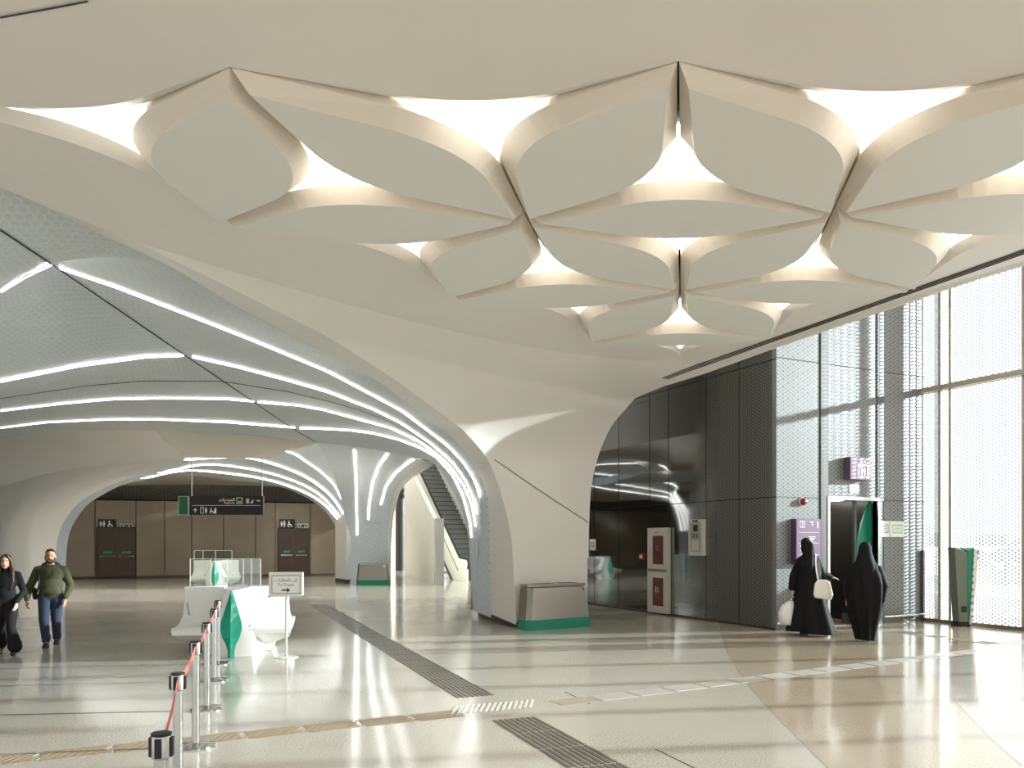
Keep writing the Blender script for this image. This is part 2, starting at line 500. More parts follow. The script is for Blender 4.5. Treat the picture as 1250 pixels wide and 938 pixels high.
# border of the pattern: plain ceiling runs up to the lights of the border triangles
BORD = [(E_, D_, A), (D_, D2, B_), (D2, BA, None), (BA, H_, B_), (H_, K_, C_), (K_, L_, J_), (L_, J_, K_), (J_, G_, C_), (G_, F_, A), (F_, EA, E_), (EA, E_, F_)]
hole = []; hole_out = []; hole_z = []
for P, Q, R3 in BORD:
    if R3 is None:
        t = third(P, Q); R3 = t[0]; s = tri_side(P, Q, P + Q - R3); away = (R3 - (P + Q) / 2) * -1
    else:
        s = tri_side(P, Q, R3); away = (P + Q) / 2 - R3
    away = away.normalized(); n = len(s) - 1
    L = [0]
    for i in range(n): L.append(L[-1] + (s[i + 1] - s[i]).length)
    for i in range(n):
        w = math.sin(PI * L[i] / L[-1]) ** 1.3
        hole.append(s[i].copy()); hole_out.append(s[i] + away * (.16 * w + .004)); hole_z.append(ZC + .062 * w)
for p in hole: p.x = min(p.x, 8.44)
for p in hole_out: p.x = min(p.x, 8.445)
# plain ceiling: outer loop follows the flare's top edge, the canopy edge and the arris on the left
aL = [Vector((-9.8, .55)), Vector((-3.2, 5.95)), Ccv[0].xy]
outer = [Vector((XE, top[-1].y))] + [Vector((XE, y)) for y in (8, 6, 4, 2, 0, -3, -7)] + [Vector((-9.8, -7))] + aL + [p.xy for p in top]
outer = outer[:-1]
def plain(outer, hole):
    pts = outer + hole; n = len(outer); m = len(hole)
    ed = [(i, (i + 1) % n) for i in range(n)] + [(n + i, n + (i + 1) % m) for i in range(m)]
    vs, es, fs, *_ = delaunay_2d_cdt([Vector(p) for p in pts], ed, [], 0, 1e-5)
    def inside(p, poly):
        c = False
        for i in range(len(poly)):
            a, b = poly[i], poly[i - 1]
            if (a.y > p.y) != (b.y > p.y) and p.x < (b.x - a.x) * (p.y - a.y) / (b.y - a.y) + a.x: c = not c
        return c
    keep = []
    for f in fs:
        c = sum((vs[i] for i in f), Vector((0, 0))) / len(f)
        if inside(c, outer) and not inside(c, hole): keep.append(f)
    return vs, keep
vs, fs = plain(outer, hole_out)
def ring_z(p):
    for q in top:
        if (q.xy - p).length < 1e-3: return q.z
    return ZC
shell.add([(p.x, p.y, ring_z(p)) for p in vs], fs)
# recess walls round the pattern
shell.grid([[Vector((p.x, p.y, ZC)) for p in hole_out], [Vector((p.x, p.y, z)) for p, z in zip(hole, hole_z)], [Vector((p.x, p.y, ZC + .13)) for p in hole]], closed=True)
# lip along the canopy edge
ys = [top[-1].y, 9, 8, 7, 6, 5, 4, 2, 0, -3, -7]
shell.grid([[Vector((8.46, y, ZC)) for y in ys], [Vector((XE, y, min(ZC - .005, E_at_y(y)))) for y in ys]])
# chamfer between the canopy and the grey vault
nC = resample(Ccv, 60); nN = resample(Ncv, 60)
extC = [Vector((-9.8, .55, 4.72)), Vector((-3.2, 5.95, 4.76))]; extN = [Vector((-9.8, 1.2, 5.1)), Vector((-3.3, 6.55, 5.05))]
shell.grid([extC + nC, extN + nN])
# base corners below the flare and the hidden back of the column
shell.grid([[Vector((8.57, 14.06, z)), Vector((8.57, 17.0, z)), Vector((7.15, 17.0, z))] for z in (.13, 3, 6)])
# outer fascia above the canopy edge
ef = [p for p in Ecv if p.z > 1.3]
ey = [p for p in ef] + [Vector((XE, y, 4.70)) for y in (4, 2, 0, -3, -7)]
shell.grid([[Vector((XE + .03, p.y, p.z)) for p in ey], [Vector((XE + .03, p.y, 6.0)) for p in ey]])
shell.grid([[p for p in ey], [Vector((XE + .03, p.y, p.z)) for p in ey]])
ceiling = struct(shell.build('ceiling', ['white_shell'], smooth=True))
edge_smooth(ceiling, 28)
# petals
for P, Q in PETALS:
    ol = petal_outline(P, Q); c = (P + Q) / 2
    d = (Q - P).normalized(); nn = Vector((-d.y, d.x))
    ol = [c + d * ((p - c).dot(d) * .992) + nn * ((p - c).dot(nn) * .978) for p in ol]
    inn = [c + d * ((p - c).dot(d) * .91) + nn * ((p - c).dot(nn) * .80) for p in ol]
    for q in ol + inn: q.x = min(q.x, 8.42)
    m = MB()
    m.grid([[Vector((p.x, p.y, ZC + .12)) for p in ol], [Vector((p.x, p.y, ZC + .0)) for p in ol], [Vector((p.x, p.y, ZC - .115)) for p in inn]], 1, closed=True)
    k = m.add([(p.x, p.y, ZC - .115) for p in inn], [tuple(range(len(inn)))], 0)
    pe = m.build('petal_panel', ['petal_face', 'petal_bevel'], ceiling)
# black void above the panels
m = MB(); hb = [p for p in hole]
m.prism([(p.x, p.y) for p in hb], .02, Matrix.Translation((0, 0, ZC + .125)))
m.build('ceiling_void', ['gap_black'], ceiling)
# dark joint lines drawn as slim cover strips on the shell
bv_shell = BVHTree.FromPolygons([Vector(p) for p in shell.v], shell.f)
def drape(pxs, bvh, n=40, off=.006):
    P = []; N = []
    for q in resample([Vector((u, v, 0)) for u, v in pxs], n):
        d = ray(q.x, q.y).normalized(); hit = bvh.ray_cast(CAM, d)
        if hit[0] is None: continue
        nn = hit[1] if hit[1].dot(d) < 0 else -hit[1]
        P.append(hit[0] + nn * off); N.append(nn)
    return P, N
for pxs, w in (([(603, 561), (660, 600), (718, 638)], .012), ([(0, 20), (55, 10), (107, 0)], .010)):
    P, N = drape(pxs, bv_shell)
    m = MB(); m.ribbon(P, N, w, .004); m.build('joint', ['seam_dark'], ceiling)
m = MB(); m.wall((6.93, 14.12), (8.5, 14.12), -.0, 0, .13) if False else None
m = MB()
m.hexa([(6.97, 14.12, 0), (8.53, 14.12, 0), (8.53, 16.9, 0), (7.16, 16.6, 0), (6.97, 14.12, .16), (8.53, 14.12, .16), (8.53, 16.9, .16), (7.16, 16.6, .16)])
m.build('column_plinth', ['plinth'], ceiling)
# triangular lights above the openings
names = {'EA': 'white triangular ceiling light above the far left edge of the petal pattern',
 'EF': 'white triangular ceiling light to the right of the leftmost diamond petal',
 'ED': 'white triangular ceiling light in the top border, left of the middle',
 'DA': 'large white triangular ceiling light below the longest black vertical gap',
 'DD': 'white triangular ceiling light in the top border, right of the middle',
 'DB': 'white triangular ceiling light cut by the right frame edge in the top row',
 'FA': 'thin white triangular ceiling light with a long left tail, on the lower left border',
 'AG': 'white triangular ceiling light pointing up just below the left star joint',
 'AB': 'white triangular ceiling light pointing down in the centre of the petal pattern',
 'BC': 'white triangular ceiling light pointing up just below the right star joint',
 'BH': 'white triangular ceiling light near the glass front on the right border',
 'GC': 'small white triangular ceiling light on the lower left border, towards the column',
 'CJ': 'small white triangular ceiling light pointing up under the lower black vertical gap',
 'CH': 'small white triangular ceiling light on the lower right border by the slot diffuser',
 'JK': 'smallest white triangular ceiling light at the tip of the petal pattern by the column'}
for k, (P, Q, R3) in TRI.items():
    g = (P + Q + R3) / 3; cs = [g + (x - g) * (kap_of(P, Q, R3) * 1.05) for x in (P, Q, R3)]
    ol = []
    for i in range(3):
        a, b = cs[i], cs[(i + 1) % 3]; ct = ((a + b) / 2).lerp(g, .62)
        for j in range(8):
            t = j / 8; ol.append((1 - t) ** 2 * a + 2 * t * (1 - t) * ct + t * t * b)
    for p in ol: p.x = min(p.x, 8.43)
    m = MB(); m.prism([(p.x, p.y) for p in ol], .02, Matrix.Translation((0, 0, ZC + .075)))
    tag(m.build('ceiling_light', ['light_panel']), names[k], 'ceiling light', 'triangular ceiling lights between the petals')
# slot diffuser along the canopy edge
bv_shell = BVHTree.FromPolygons([Vector(p) for p in shell.v], shell.f)
sP, sN = drape([(1330, 279), (1250, 307), (930, 419.5), (872, 440), (835, 453), (812, 462)], bv_shell, 40, .004)
so_ = sP[len(sP) // 2].copy()
sd = tag(empty('slot_diffuser', so_, 0), 'long black three-slot air diffuser along the edge of the white canopy', 'air diffuser')
for w in (-.05, 0, .05):
    P = []
    for i, p in enumerate(sP):
        d = (sP[min(i + 1, len(sP) - 1)] - sP[max(i - 1, 0)]).normalized(); P.append(p + d.cross(sN[i]).normalized() * w - so_)
    m = MB(); m.ribbon(P, sN, .02, .005); m.build('slot', ['gap_black'], sd)

# ---- grey tiled vault over the middle of the hall
S1 = [(0, 355), (29, 337.6), (61, 322), (73.6, 326.4), (144, 350.4), (217.6, 379), (304, 413), (400, 453), (488.5, 500), (522, 525), (549, 546), (568, 567), (580.6, 588), (586.4, 607.5)]
S2 = [(0, 465), (96, 446), (179, 435), (224, 433.6), (288, 447), (352, 464), (400, 478), (457, 500), (487.5, 515), (526, 541), (553, 565), (568, 586), (578, 607.5), (582.6, 627.7)]
SM = [(0, 486.4), (112, 470), (179, 465), (272, 465.6), (352, 478), (400, 489.6), (437.6, 500), (472, 513), (510.6, 534.6), (541, 557.6), (562, 580.6), (574, 603.7), (580.6, 626.7), (584.5, 653.6), (585, 680), (586, 750)]
S3 = [(0, 501), (77, 492), (134, 487), (192, 485.8), (238, 486), (277, 486.7), (310, 489.6), (363, 494.4), (395, 500), (434, 510.6), (476, 522), (514, 540), (545, 563), (566, 592), (576, 615), (581, 643)]
S4 = [(0, 522), (57.6, 515), (134, 511.7), (192, 511.7), (277, 515), (353.6, 521.3), (380, 522.5), (428, 525), (457, 529), (487.5, 536.5), (514, 547), (533.6, 558.6), (553, 580.6), (566, 607.5), (574, 638), (576, 656.5)]
FE = [(0, 538), (58, 528), (115, 525.5), (173, 525), (200, 527), (277, 529), (344, 535), (388, 540.5), (430, 545), (470, 551), (505, 559), (531, 566), (547, 590), (562, 619), (572, 659), (575, 713), (578.5, 752)]
def curve(pxs, base, deg, foot=None):
    P = [onplane(u, v, base, deg) for u, v in pxs]
    if foot: P.append(Vector(foot))
    # carry the arch on beyond the frame, falling towards the far left springing
    p0, p1 = P[0], P[1]; b = Vector((base[0], base[1], 0))
    dirn = (p0 - p1); dirn.z = 0; dirn.normalize()
    sl = (p0.z - P[3].z) / max(.1, (p0.xy - P[3].xy).length)
    ext = []
    for s in (1.2, 2.4, 3.6, 4.8):
        ext.append(Vector((p0.x, p0.y, p0.z + sl * s - .055 * s * s)) + dirn * s)
    return list(reversed(ext)) + P
fine = [  # curve, base, plan angle, foot
    (Npx, (7.0, 15.2, 0), 40, None),
    (S1, (6.98, 15.5, 0), 30, (6.86, 15.42, .1)),
    (S2, (7.0, 15.9, 0), 18, (6.93, 15.85, .1)),
    (SM, (7.05, 16.0, 0), 9, None),
    (S3, (7.05, 16.2, 0), -2, (7.0, 16.2, .1)),
    (S4, (7.1, 16.4, 0), -18, (7.06, 16.42, .1)),
    (FE, (7.1, 16.6, 0), -30, None)]
def height_param(cv, n):
    return resample(cv, n)
NV = 72
base_curves = []
for pxs, b, dg, ft in fine:
    cv = curve(pxs, b, dg, ft)
    cv[-1].z = .13
    if len(cv) > 2 and cv[-2].z < .3: cv[-2].z = .5
    base_curves.append(resample(catmull(cv, 3), NV))
cross = []
for j in range(NV):
    cross.append(catmull([c[j] for c in base_curves], 4))
vault = MB(); vault.grid([list(r) for r in zip(*cross)], uv=True)
vault_o = struct(vault.build('ceiling_vault', ['vault_tile'], smooth=True, fix=False))
bv_vault = BVHTree.FromPolygons([Vector(p) for p in vault.v], vault.f)
for pxs, w in (([(0, 280), (60, 320), (200, 416), (300, 484), (360, 525), (386, 540)], .02), (SM[:-1], .02)):
    P, N = drape(pxs, bv_vault, 70); m = MB(); m.ribbon(P, N, w, .004); m.build('joint', ['seam_dark'], vault_o)
def strip(pxs, bvh, label, group, w=.021, n=50, off=.012):
    P, N = drape(pxs, bvh, n, off)
    if len(P) < 2: print('strip failed', label); return
    m = MB(); m.ribbon(P, N, w, .012)
    tag(m.build('light_strip', ['light_strip']), label, 'light strip', group)
gv = 'curved light strips on the near grey vault'
strip(S1[:3], bv_vault, 'short thick light strip left of the dark diagonal joint, highest on the near vault', gv)
strip(S1[3:], bv_vault, 'longest light strip on the near vault, nearest the white canopy edge', gv)
strip(S2[:4], bv_vault, 'second light strip down on the near vault, piece left of the diagonal joint', gv)
strip([(235, 435.2)] + S2[4:], bv_vault, 'second light strip down on the near vault, piece running down to the column', gv)
strip(S3[:7], bv_vault, 'light strip just below the dark arched joint, left of the diagonal joint', gv)
strip([(315, 490.6)] + S3[7:], bv_vault, 'light strip just below the dark arched joint, piece running down to the column', gv)
strip(S4[:6] + [(360, 521.6)], bv_vault, 'lowest light strip on the near vault, left of the diagonal joint', gv)
strip([(366, 522.4)] + S4[6:], bv_vault, 'lowest light strip on the near vault, piece running down to the column', gv)

# ---- white bay beyond the vault, its left pendentive and hanging soffit
feP = [onplane(u, v, (7.1, 16.6, 0), -30) for u, v in FE]
feU = [u for u, v in FE]
def fe_at(u):
    for i in range(len(FE) - 1):
        if FE[i][0] <= u <= FE[i + 1][0]: return feP[i].lerp(feP[i + 1], (u - FE[i][0]) / (FE[i + 1][0] - FE[i][0]))
LB = [(66, 745, 19.8), (67, 700, 19.85), (69, 665, 19.9), (74, 645, 19.95), (82.6, 630, 20.0), (96, 614, 20.05), (119, 600, 20.15), (138, 591, 20.25), (173, 579, 20.4), (200, 570.5, 20.55), (225.6, 562, 20.7)]
lbP = [at(*q) for q in LB]
lb = resample(catmull(lbP, 3), 30)
left_edge = [feP[0] + Vector((-3.2, 1.4, -1.4)), Vector((-6.0, 22.2, 2.6)), Vector((-6.5, 22.2, 0.0))]
topc = resample([feP[0] + Vector((-3.2, 1.4, -1.4)), feP[0]] + [fe_at(u) for u in (20, 58, 90, 115, 150, 173, 190)], 30)
crease = resample(catmull([fe_at(190), at(203, 541, 19.7), at(215, 549, 20.1), at(225.6, 558.5, 20.6)], 4), 12)
def coons(top, bot, left, right):
    """top/bot lists length n (left to right), left/right lists length m (top to bottom)"""
    n, m = len(top), len(left); g = []
    for i in range(m):
        t = i / (m - 1); r = []
        for j in range(n):
            s = j / (n - 1)
            a = top[j].lerp(bot[j], t); b = left[i].lerp(right[i], s)
            c = top[0].lerp(top[-1], s).lerp(bot[0].lerp(bot[-1], s), t)
            r.append(a + b - c)
        g.append(r)
    return g
# pendentive: rows from the top curve down to the floor line
bay = MB()
floorL = [fl(-60, 752), fl(0, 755), fl(27, 755), fl(50, 752), fl(66, 745)]
arch_r = [crease[i] for i in range(12)] + list(reversed(lb))
arch_r = resample(arch_r, 40)
lefte = resample(catmull([topc[0], topc[0].lerp(floorL[0], .33) + Vector((-.15, -.1, .1)), topc[0].lerp(floorL[0], .66) + Vector((-.1, -.05, .05)), floorL[0]], 6), 40)
g = coons(topc, resample(floorL, 30), lefte, arch_r)
# belly: upright below, leaning out above
bay.grid(g)
sof_top = resample([fe_at(u) for u in (190, 230, 277, 310, 344, 370, 388)], 20)
sof_bot = resample([at(225.6, 558.5, 20.6), at(260, 559.5, 21.8), at(330, 560, 22.6), at(346, 552, 22.0), at(366, 547.5, 21), fe_at(388)], 20)
g2 = coons(sof_top, sof_bot, crease, resample([fe_at(388), fe_at(388) + Vector((.01, .01, 0))], 12))
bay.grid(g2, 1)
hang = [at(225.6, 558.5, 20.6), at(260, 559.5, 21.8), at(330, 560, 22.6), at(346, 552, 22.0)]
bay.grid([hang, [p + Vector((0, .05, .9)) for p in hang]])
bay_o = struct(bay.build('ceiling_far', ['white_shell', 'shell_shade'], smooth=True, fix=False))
edge_smooth(bay_o, 40)
m = MB(); m.grid([[p for p in lb], [p + Vector((.22, .25, 0)) for p in lb]]); m.build('arch_band', ['vault_tile'], bay_o, smooth=True)

# ---- capital of the far column
gc_px = [(388, 540.5, None), (393, 550, 21.5), (398, 560, 24.3), (405, 575, 27.6), (411, 592, 30.0), (417, 612, 31.4), (422, 640, 32.2), (423.5, 670, 32.3), (422, 713, 32.0)]
gc = [fe_at(388)] + [at(*q) for q in gc_px[1:]]
ra_px = [(531, 566, None), (515, 576, 21.5), (499, 586.5, 26.0), (487.5, 602, 29.0), (481.5, 625, 30.8), (478, 653, 31.6), (477, 690, 32), (477, 713, 32.0)]
ra = [fe_at(531)] + [at(*q) for q in ra_px[1:]]
MR = 36
gcr = resample(catmull(gc, 4), MR); rar = resample(catmull(ra, 4), MR)
topk = resample([fe_at(u) for u in (388, 410, 430, 450, 470, 490, 505, 518, 531)], 25)
botk = resample([gcr[-1], rar[-1]], 25)
gk = coons(topk, botk, gcr, rar)
cap = MB(); cap.grid(gk, uv=True)
cap_o = struct(cap.build('column_far', ['vault_tile', 'white_shell'], smooth=True, fix=False))
bv_cap = BVHTree.FromPolygons([Vector(p) for p in cap.v], cap.f)
m = MB(); inner = [r[-3].lerp(r[-2], .3) for r in gk]
m.grid([[p + Vector((0, -.01, -.015)) for p in inner], [p + Vector((0, -.015, -.015)) for p in rar], [p + Vector((.02, .5, .0)) for p in rar]]); m.build('arch_band', ['white_shell'], cap_o, smooth=True)
m = MB(); m.box((7.85, 31.95, .0), (9.6, 33.9, 3.6)); m.build('core', ['white_shell'], cap_o)
m = MB(); m.box((7.75, 31.72, .0), (9.7, 33.5, .16)); m.build('column_plinth', ['plinth'], cap_o)
gcap = 'light strips on the far column head'
strip([(432.5, 545), (434.5, 580), (435.5, 625), (436, 653)], bv_cap, 'straight upright light strip on the head of the far column', gcap, .05, 30)
strip([(484, 545), (473, 554), (463, 568), (455, 588), (451, 612), (449.5, 634)], bv_cap, 'middle curved light strip on the head of the far column', gcap, .05, 30)
strip([(515, 555.5), (500, 563), (483, 577), (471, 594), (465, 616)], bv_cap, 'right-hand curved light strip on the head of the far column', gcap, .05, 30)

# ---- second grey vault behind the white bay
V2 = [  # pixel curves with depths rising from the column to the far left
    [(388, 541, 25), (395, 555, 28), (409, 582, 31), (418, 612, 32), (424, 650, 32.3), (422, 713, 32)],
    [(225, 540, 26), (300, 541, 27), (352.6, 551, 28.5), (373, 562.6, 29.8), (392, 576, 31), (409, 593, 31.9), (421, 618, 32.3), (424.6, 639, 32.5), (422, 713, 32.2)],
    [(190, 566, 26), (238, 560, 28), (294, 558, 29.5), (317, 561.6, 30), (353.6, 573, 31), (382, 587.5, 31.9), (403.5, 605, 32.4), (417, 624, 32.7), (423, 643, 32.8), (422, 713, 32.4)],
    [(175, 578, 27), (238, 568, 30), (267, 567, 30.8), (319, 575, 31.8), (363, 588.5, 32.6), (392, 605, 33), (411, 626, 33.2), (421, 645, 33.2), (421.5, 712.5, 32.6)],
    [(160, 584, 28), (200, 578, 30.5), (238, 574, 31.8), (315, 583, 32.8), (363, 597, 33.3), (392, 612.5, 33.5), (409, 630, 33.6), (419, 647, 33.5), (421, 712, 32.9)],
    [(140, 592, 29), (200, 582, 32), (238, 581, 33), (315, 590, 33.6), (344, 595, 33.8), (373, 607, 34), (392, 620, 34), (405.5, 635.5, 34), (413, 653, 34), (418, 685, 33.8), (418.5, 709, 33.6)]]
v2c = []
for i, c in enumerate(V2):
    P = [at(*q) for q in c]; k = i * .28
    foot = [Vector((-8.6 + k * .3, 38.0 + k, 0)), Vector((-8.4 + k * .3, 37.9 + k, 2.0)), Vector((-7.4 + k * .3, 37.1 + k * .9, 3.3)), Vector((-4.6, 35.0 + k * .6, min(4.35, P[0].z + .1)))]
    v2c.append(resample(catmull(foot + P, 4), 90))
v2 = MB(); v2.grid([list(r) for r in zip(*[catmull([c[j] for c in v2c], 3) for j in range(90)])], uv=True)
v2_o = struct(v2.build('ceiling_back', ['vault_tile'], smooth=True, fix=False))
g2n = 'curved light strips on the far grey vault'
for i, lab in ((1, 'top light strip of the far vault, bending down to the far column'), (2, 'second light strip from the top on the far vault, behind the right sign rod'),
               (3, 'third light strip from the top on the far vault, crossing both sign rods'), (4, 'lowest light strip of the far vault, just over the dark wall band')):
    c = v2c[i][8:82]; nn = []; up = v2c[i + 1][8:82]; P = []
    for j, p in enumerate(c):
        d = (c[min(j + 1, len(c) - 1)] - c[max(j - 1, 0)]); n = d.cross(up[j] - p)
        if n.length < 1e-6: n = Vector((0, -1, -1))
        n.normalize()
        if n.dot(p - CAM) > 0: n = -n
        nn.append(n); P.append(p + n * .03)
    m = MB(); m.ribbon(P, nn, .045, .012); tag(m.build('light_strip', ['light_strip']), lab, 'light strip', g2n)
# soffit behind the second vault
m = MB()
m.grid([[at(60, 588, 30), at(200, 580, 33.2), at(260, 580, 33.8), at(340, 592, 34.2)], [at(60, 596, 35.5), at(200, 592, 37), at(260, 592, 37.6), at(340, 594, 38.5)]])
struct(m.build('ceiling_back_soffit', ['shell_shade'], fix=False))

# ---- floor
m = MB()
m.add([(-10.2, -9, 0), (15.65, -9, 0), (15.65, 48, 0), (-10.2, 48, 0)], [(0, 1, 2, 3)])
floor = struct(m.build('floor', ['terrazzo_cream']))
arc = [fl(u, v) for u, v in ((876, 758), (878, 765), (885, 790), (905, 825), (940, 868), (975, 903), (1010, 938))]
arc = catmull(arc, 4) + [Vector((4.2, 3.2, 0)), Vector((3.8, 1.2, 0)), Vector((3.9, -4, 0))]
poly = [(p.x, p.y) for p in arc]
m = MB(); m.prism(poly + [(15.6, -4), (15.6, 11.5), (11.3, 11.5), (11.3, 13.0)], .002); m.build('beige_field', ['terrazzo_beige'], floor)
arc2 = catmull([fl(u, v, .0) for u, v in ((1128, 806), (1140, 825), (1165, 855), (1205, 898), (1250, 938))], 4)
m = MB(); m.prism([(p.x, p.y) for p in arc2] + [(arc2[-1].x - .4, 3), (7.0, -4), (15.6, -4), (15.6, 8.4)], .0035); m.build('grey_field', ['terrazzo_grey'], floor)
# guiding strip along the hall: ribbed plates
a0, a1 = Vector((4.55, 21.8)), Vector((3.21, 5.1)); dn = (a1 - a0).normalized(); sdv = Vector((dn.y, -dn.x)); LL = (a1 - a0).length + 2.2
m = MB(); mp = MB()
jn = 14.37
def bar(mb, c, d, s, ln, w, h=.006):
    p = [c - d * ln / 2 - s * w / 2, c + d * ln / 2 - s * w / 2, c + d * ln / 2 + s * w / 2, c - d * ln / 2 + s * w / 2]
    mb.prism([(q.x, q.y) for q in p], h)
k = 0.0
while k < LL:
    mid = k + .28
    if abs(mid - jn) > .55:
        for i in range(8):
            c = a0 + dn * mid + sdv * ((i - 3.5) * .058); bar(m, c, dn, sdv, .545, .032)
    k += .575
m.build('guide_bars', ['tactile_dark'], floor)
cj = a0 + dn * jn
for i in range(15):
    c = cj + sdv * ((i - 7) * .062); bar(mp, c, (dn + sdv * .5).normalized(), (sdv - dn * .5).normalized(), .42, .028)
mp.build('junction_bars', ['tactile_pale'], floor)
# crossing strip: plates along X
m = MB(); mt = MB(); ml = MB()
x = -6.0; i = 0
while x < 13:
    y = 7.36 + max(0, x - 4.2) * .075
    if abs(x + .25 - cj.x) > .55:
        mm = mt if x < 3 else (m if x < 4.6 else ml)
        bar(mm, Vector((x + .25, y)), Vector((1, .05)).normalized(), Vector((-.05, 1)), .47, .30, .004)
        if x < 3:
            for q in range(7): bar(mm, Vector((x + .05 + q * .068, y)), Vector((.55, 1)).normalized(), Vector((-1, .55)).normalized(), .26, .012, .006)
    x += .53
mt.build('crossing_plates', ['tactile_tan'], floor); m.build('crossing_plates', ['plate_tan'], floor); ml.build('crossing_plates', ['plate_pale'], floor)
m = MB()
for u, v in ((1103, 772), (1118, 774.5), (1144, 777.5), (1172, 781), (1203, 785)):
    c = fl(u, v); bar(m, c.xy, Vector((1, 0)), Vector((0, 1)), .36, .30, .005)
m.build('guide_plates', ['tactile_grey'], floor)
m = MB()
for i in range(9):
    c = fl(1214, 788).xy + Vector((i * .14, 0)); bar(m, c, Vector((.6, 1)).normalized(), Vector((-1, .6)).normalized(), .42, .05, .005)
m.build('junction_bars', ['tactile_pale'], floor)
m = MB()
for a, b in (((800, 915), (856, 942)), ((0, 873), (215, 869)), ((-20, 800), (40, 796)), ((690, 845), (720, 860))):
    p, q = fl(*a).xy, fl(*b).xy; d = (q - p).normalized(); bar(m, (p + q) / 2, d, Vector((-d.y, d.x)), (q - p).length, .012, .002)
m.build('floor_joint', ['seam_dark'], floor)
# ------------------------------------------------------------------ walls
XD, YL, XF = 11.31, 11.47, 15.65
DW = 20.2
m = MB(); m.box((XD, YL + .12, 0), (XD + .2, DW, 8.6))
wd = struct(m.build('wall_dark', ['dark_glass']))
m = MB()
for y in (18.2, 17.0, 15.65, 14.9, 13.56, 12.52):
    m.box((XD - .004, y - .008, 0), (XD + .001, y + .008, 8.6))
for z in (2.62, 5.33):
    m.box((XD - .004, YL, z - .008), (XD + .001, DW, z + .008))
m.build('panel_joint', ['gap_black'], wd)
m = MB(); m.box((XD - .03, YL, 0), (XD, DW, .05)); m.build('skirting', ['plinth'], wd)
# lift front with its doorway
DX0, DX1, DH = 12.74, 14.15, 2.60
lw = MB()
lw.box((XD, YL, 0), (DX0, YL + .12, 8.6)); lw.box((DX1, YL, 0), (XF - .02, YL + .12, 8.6)); lw.box((DX0, YL, DH), (DX1, YL + .12, 8.6))
wl = struct(lw.build('wall_lift', ['lift_cladding']))
m = MB()
for x0, x1 in ((12.49, 12.70), (14.14, 14.32)):
    m.box((x0, YL - .02, DH if x0 > 14 else 0), (x1, YL, 8.6)); 
m.build('reveal_strip', ['lift_reveal'], wl)
m = MB()
for z in (2.62, 5.36): m.box((XD, YL - .004, z - .008), (XF, YL, z + .008))
for x in (12.47, 14.34): m.box((x - .008, YL - .004, 0), (x + .008, YL, 8.6))
m.build('panel_joint', ['seam_dark'], wl)
m = MB(); m.box((DX0 - .07, YL - .03, 0), (DX0, YL + .15, DH + .07)); m.box((DX1, YL - .03, 0), (DX1 + .07, YL + .15, DH + .07)); m.box((DX0, YL - .03, DH), (DX1, YL + .15, DH + .07))
m.build('door_surround', ['brushed_steel'], wl)
# lift car
m = MB()
m.box((DX0 - .1, YL + .15, 0), (DX0, YL + 2.3, 2.75)); m.box((DX1, YL + .15, 0), (DX1 + .1, YL + 2.3, 2.75)); m.box((DX0 - .1, YL + 2.2, 0), (DX1 + .1, YL + 2.3, 2.75)); m.box((DX0 - .1, YL + .15, 2.65), (DX1 + .1, YL + 2.3, 2.75))
lc = m.build('car_wall', ['lift_inside'], wl)
m = MB(); m.box((DX0, YL + .1, .0), (DX1, YL + 2.2, .012)); m.build('car_floor', ['lift_floor'], wl)
m = MB(); m.tube([(DX0 + .1, YL + 2.12, .95), (DX1 - .1, YL + 2.12, .95)], .022); m.build('car_handrail', ['chrome'], wl)
m = MB(); m.tube([(DX0 + .06, YL + .5, .95), (DX0 + .06, YL + 2.0, .95)], .022); m.build('car_handrail', ['chrome'], wl)
m = MB()
prof = [(.0, 0), (.46, 0), (.46, .9), (.44, 1.3), (.37, 1.8), (.27, 2.12), (.12, 2.45), (.02, 2.6), (0, 2.6)]
m.prism([(-p, z) for p, z in prof], .04, Matrix.Translation((DX1 - .005, YL + .2, 0)) @ Matrix.Rotation(PI / 2, 4, 'X')); m.build('car_green_panel', ['green'], wl)
m = MB(); m.box((DX1 - .5, YL + .16, 0), (DX1 - .43, YL + .22, 2.62)); m.build('door_leaf_edge', ['dark_grey'], wl)
m = MB(); m.box((DX0 + .3, YL + .6, 2.63), (DX1 - .3, YL + 1.7, 2.65)); m.build('car_light', ['light_strip'], wl)
# outer bay wall above the canopy and roofs
m = MB(); m.box((XE + .06, -9, 6.0), (XE + .2, 46, 8.6)); struct(m.build('wall_upper', ['white_paint']))
m = MB(); m.box((XE, -9, 8.6), (XF + .3, 46, 8.8)); struct(m.build('ceiling_outer', ['white_paint']))
m = MB(); m.box((-10.2, -9, 6.0), (XE + .06, 46, 6.2)); struct(m.build('ceiling_roof', ['white_paint']))
m = MB(); m.box((XE + .03, 17, 4.75), (XE + .06, 46, 6.0)); struct(m.build('trim_1', ['white_shell']))
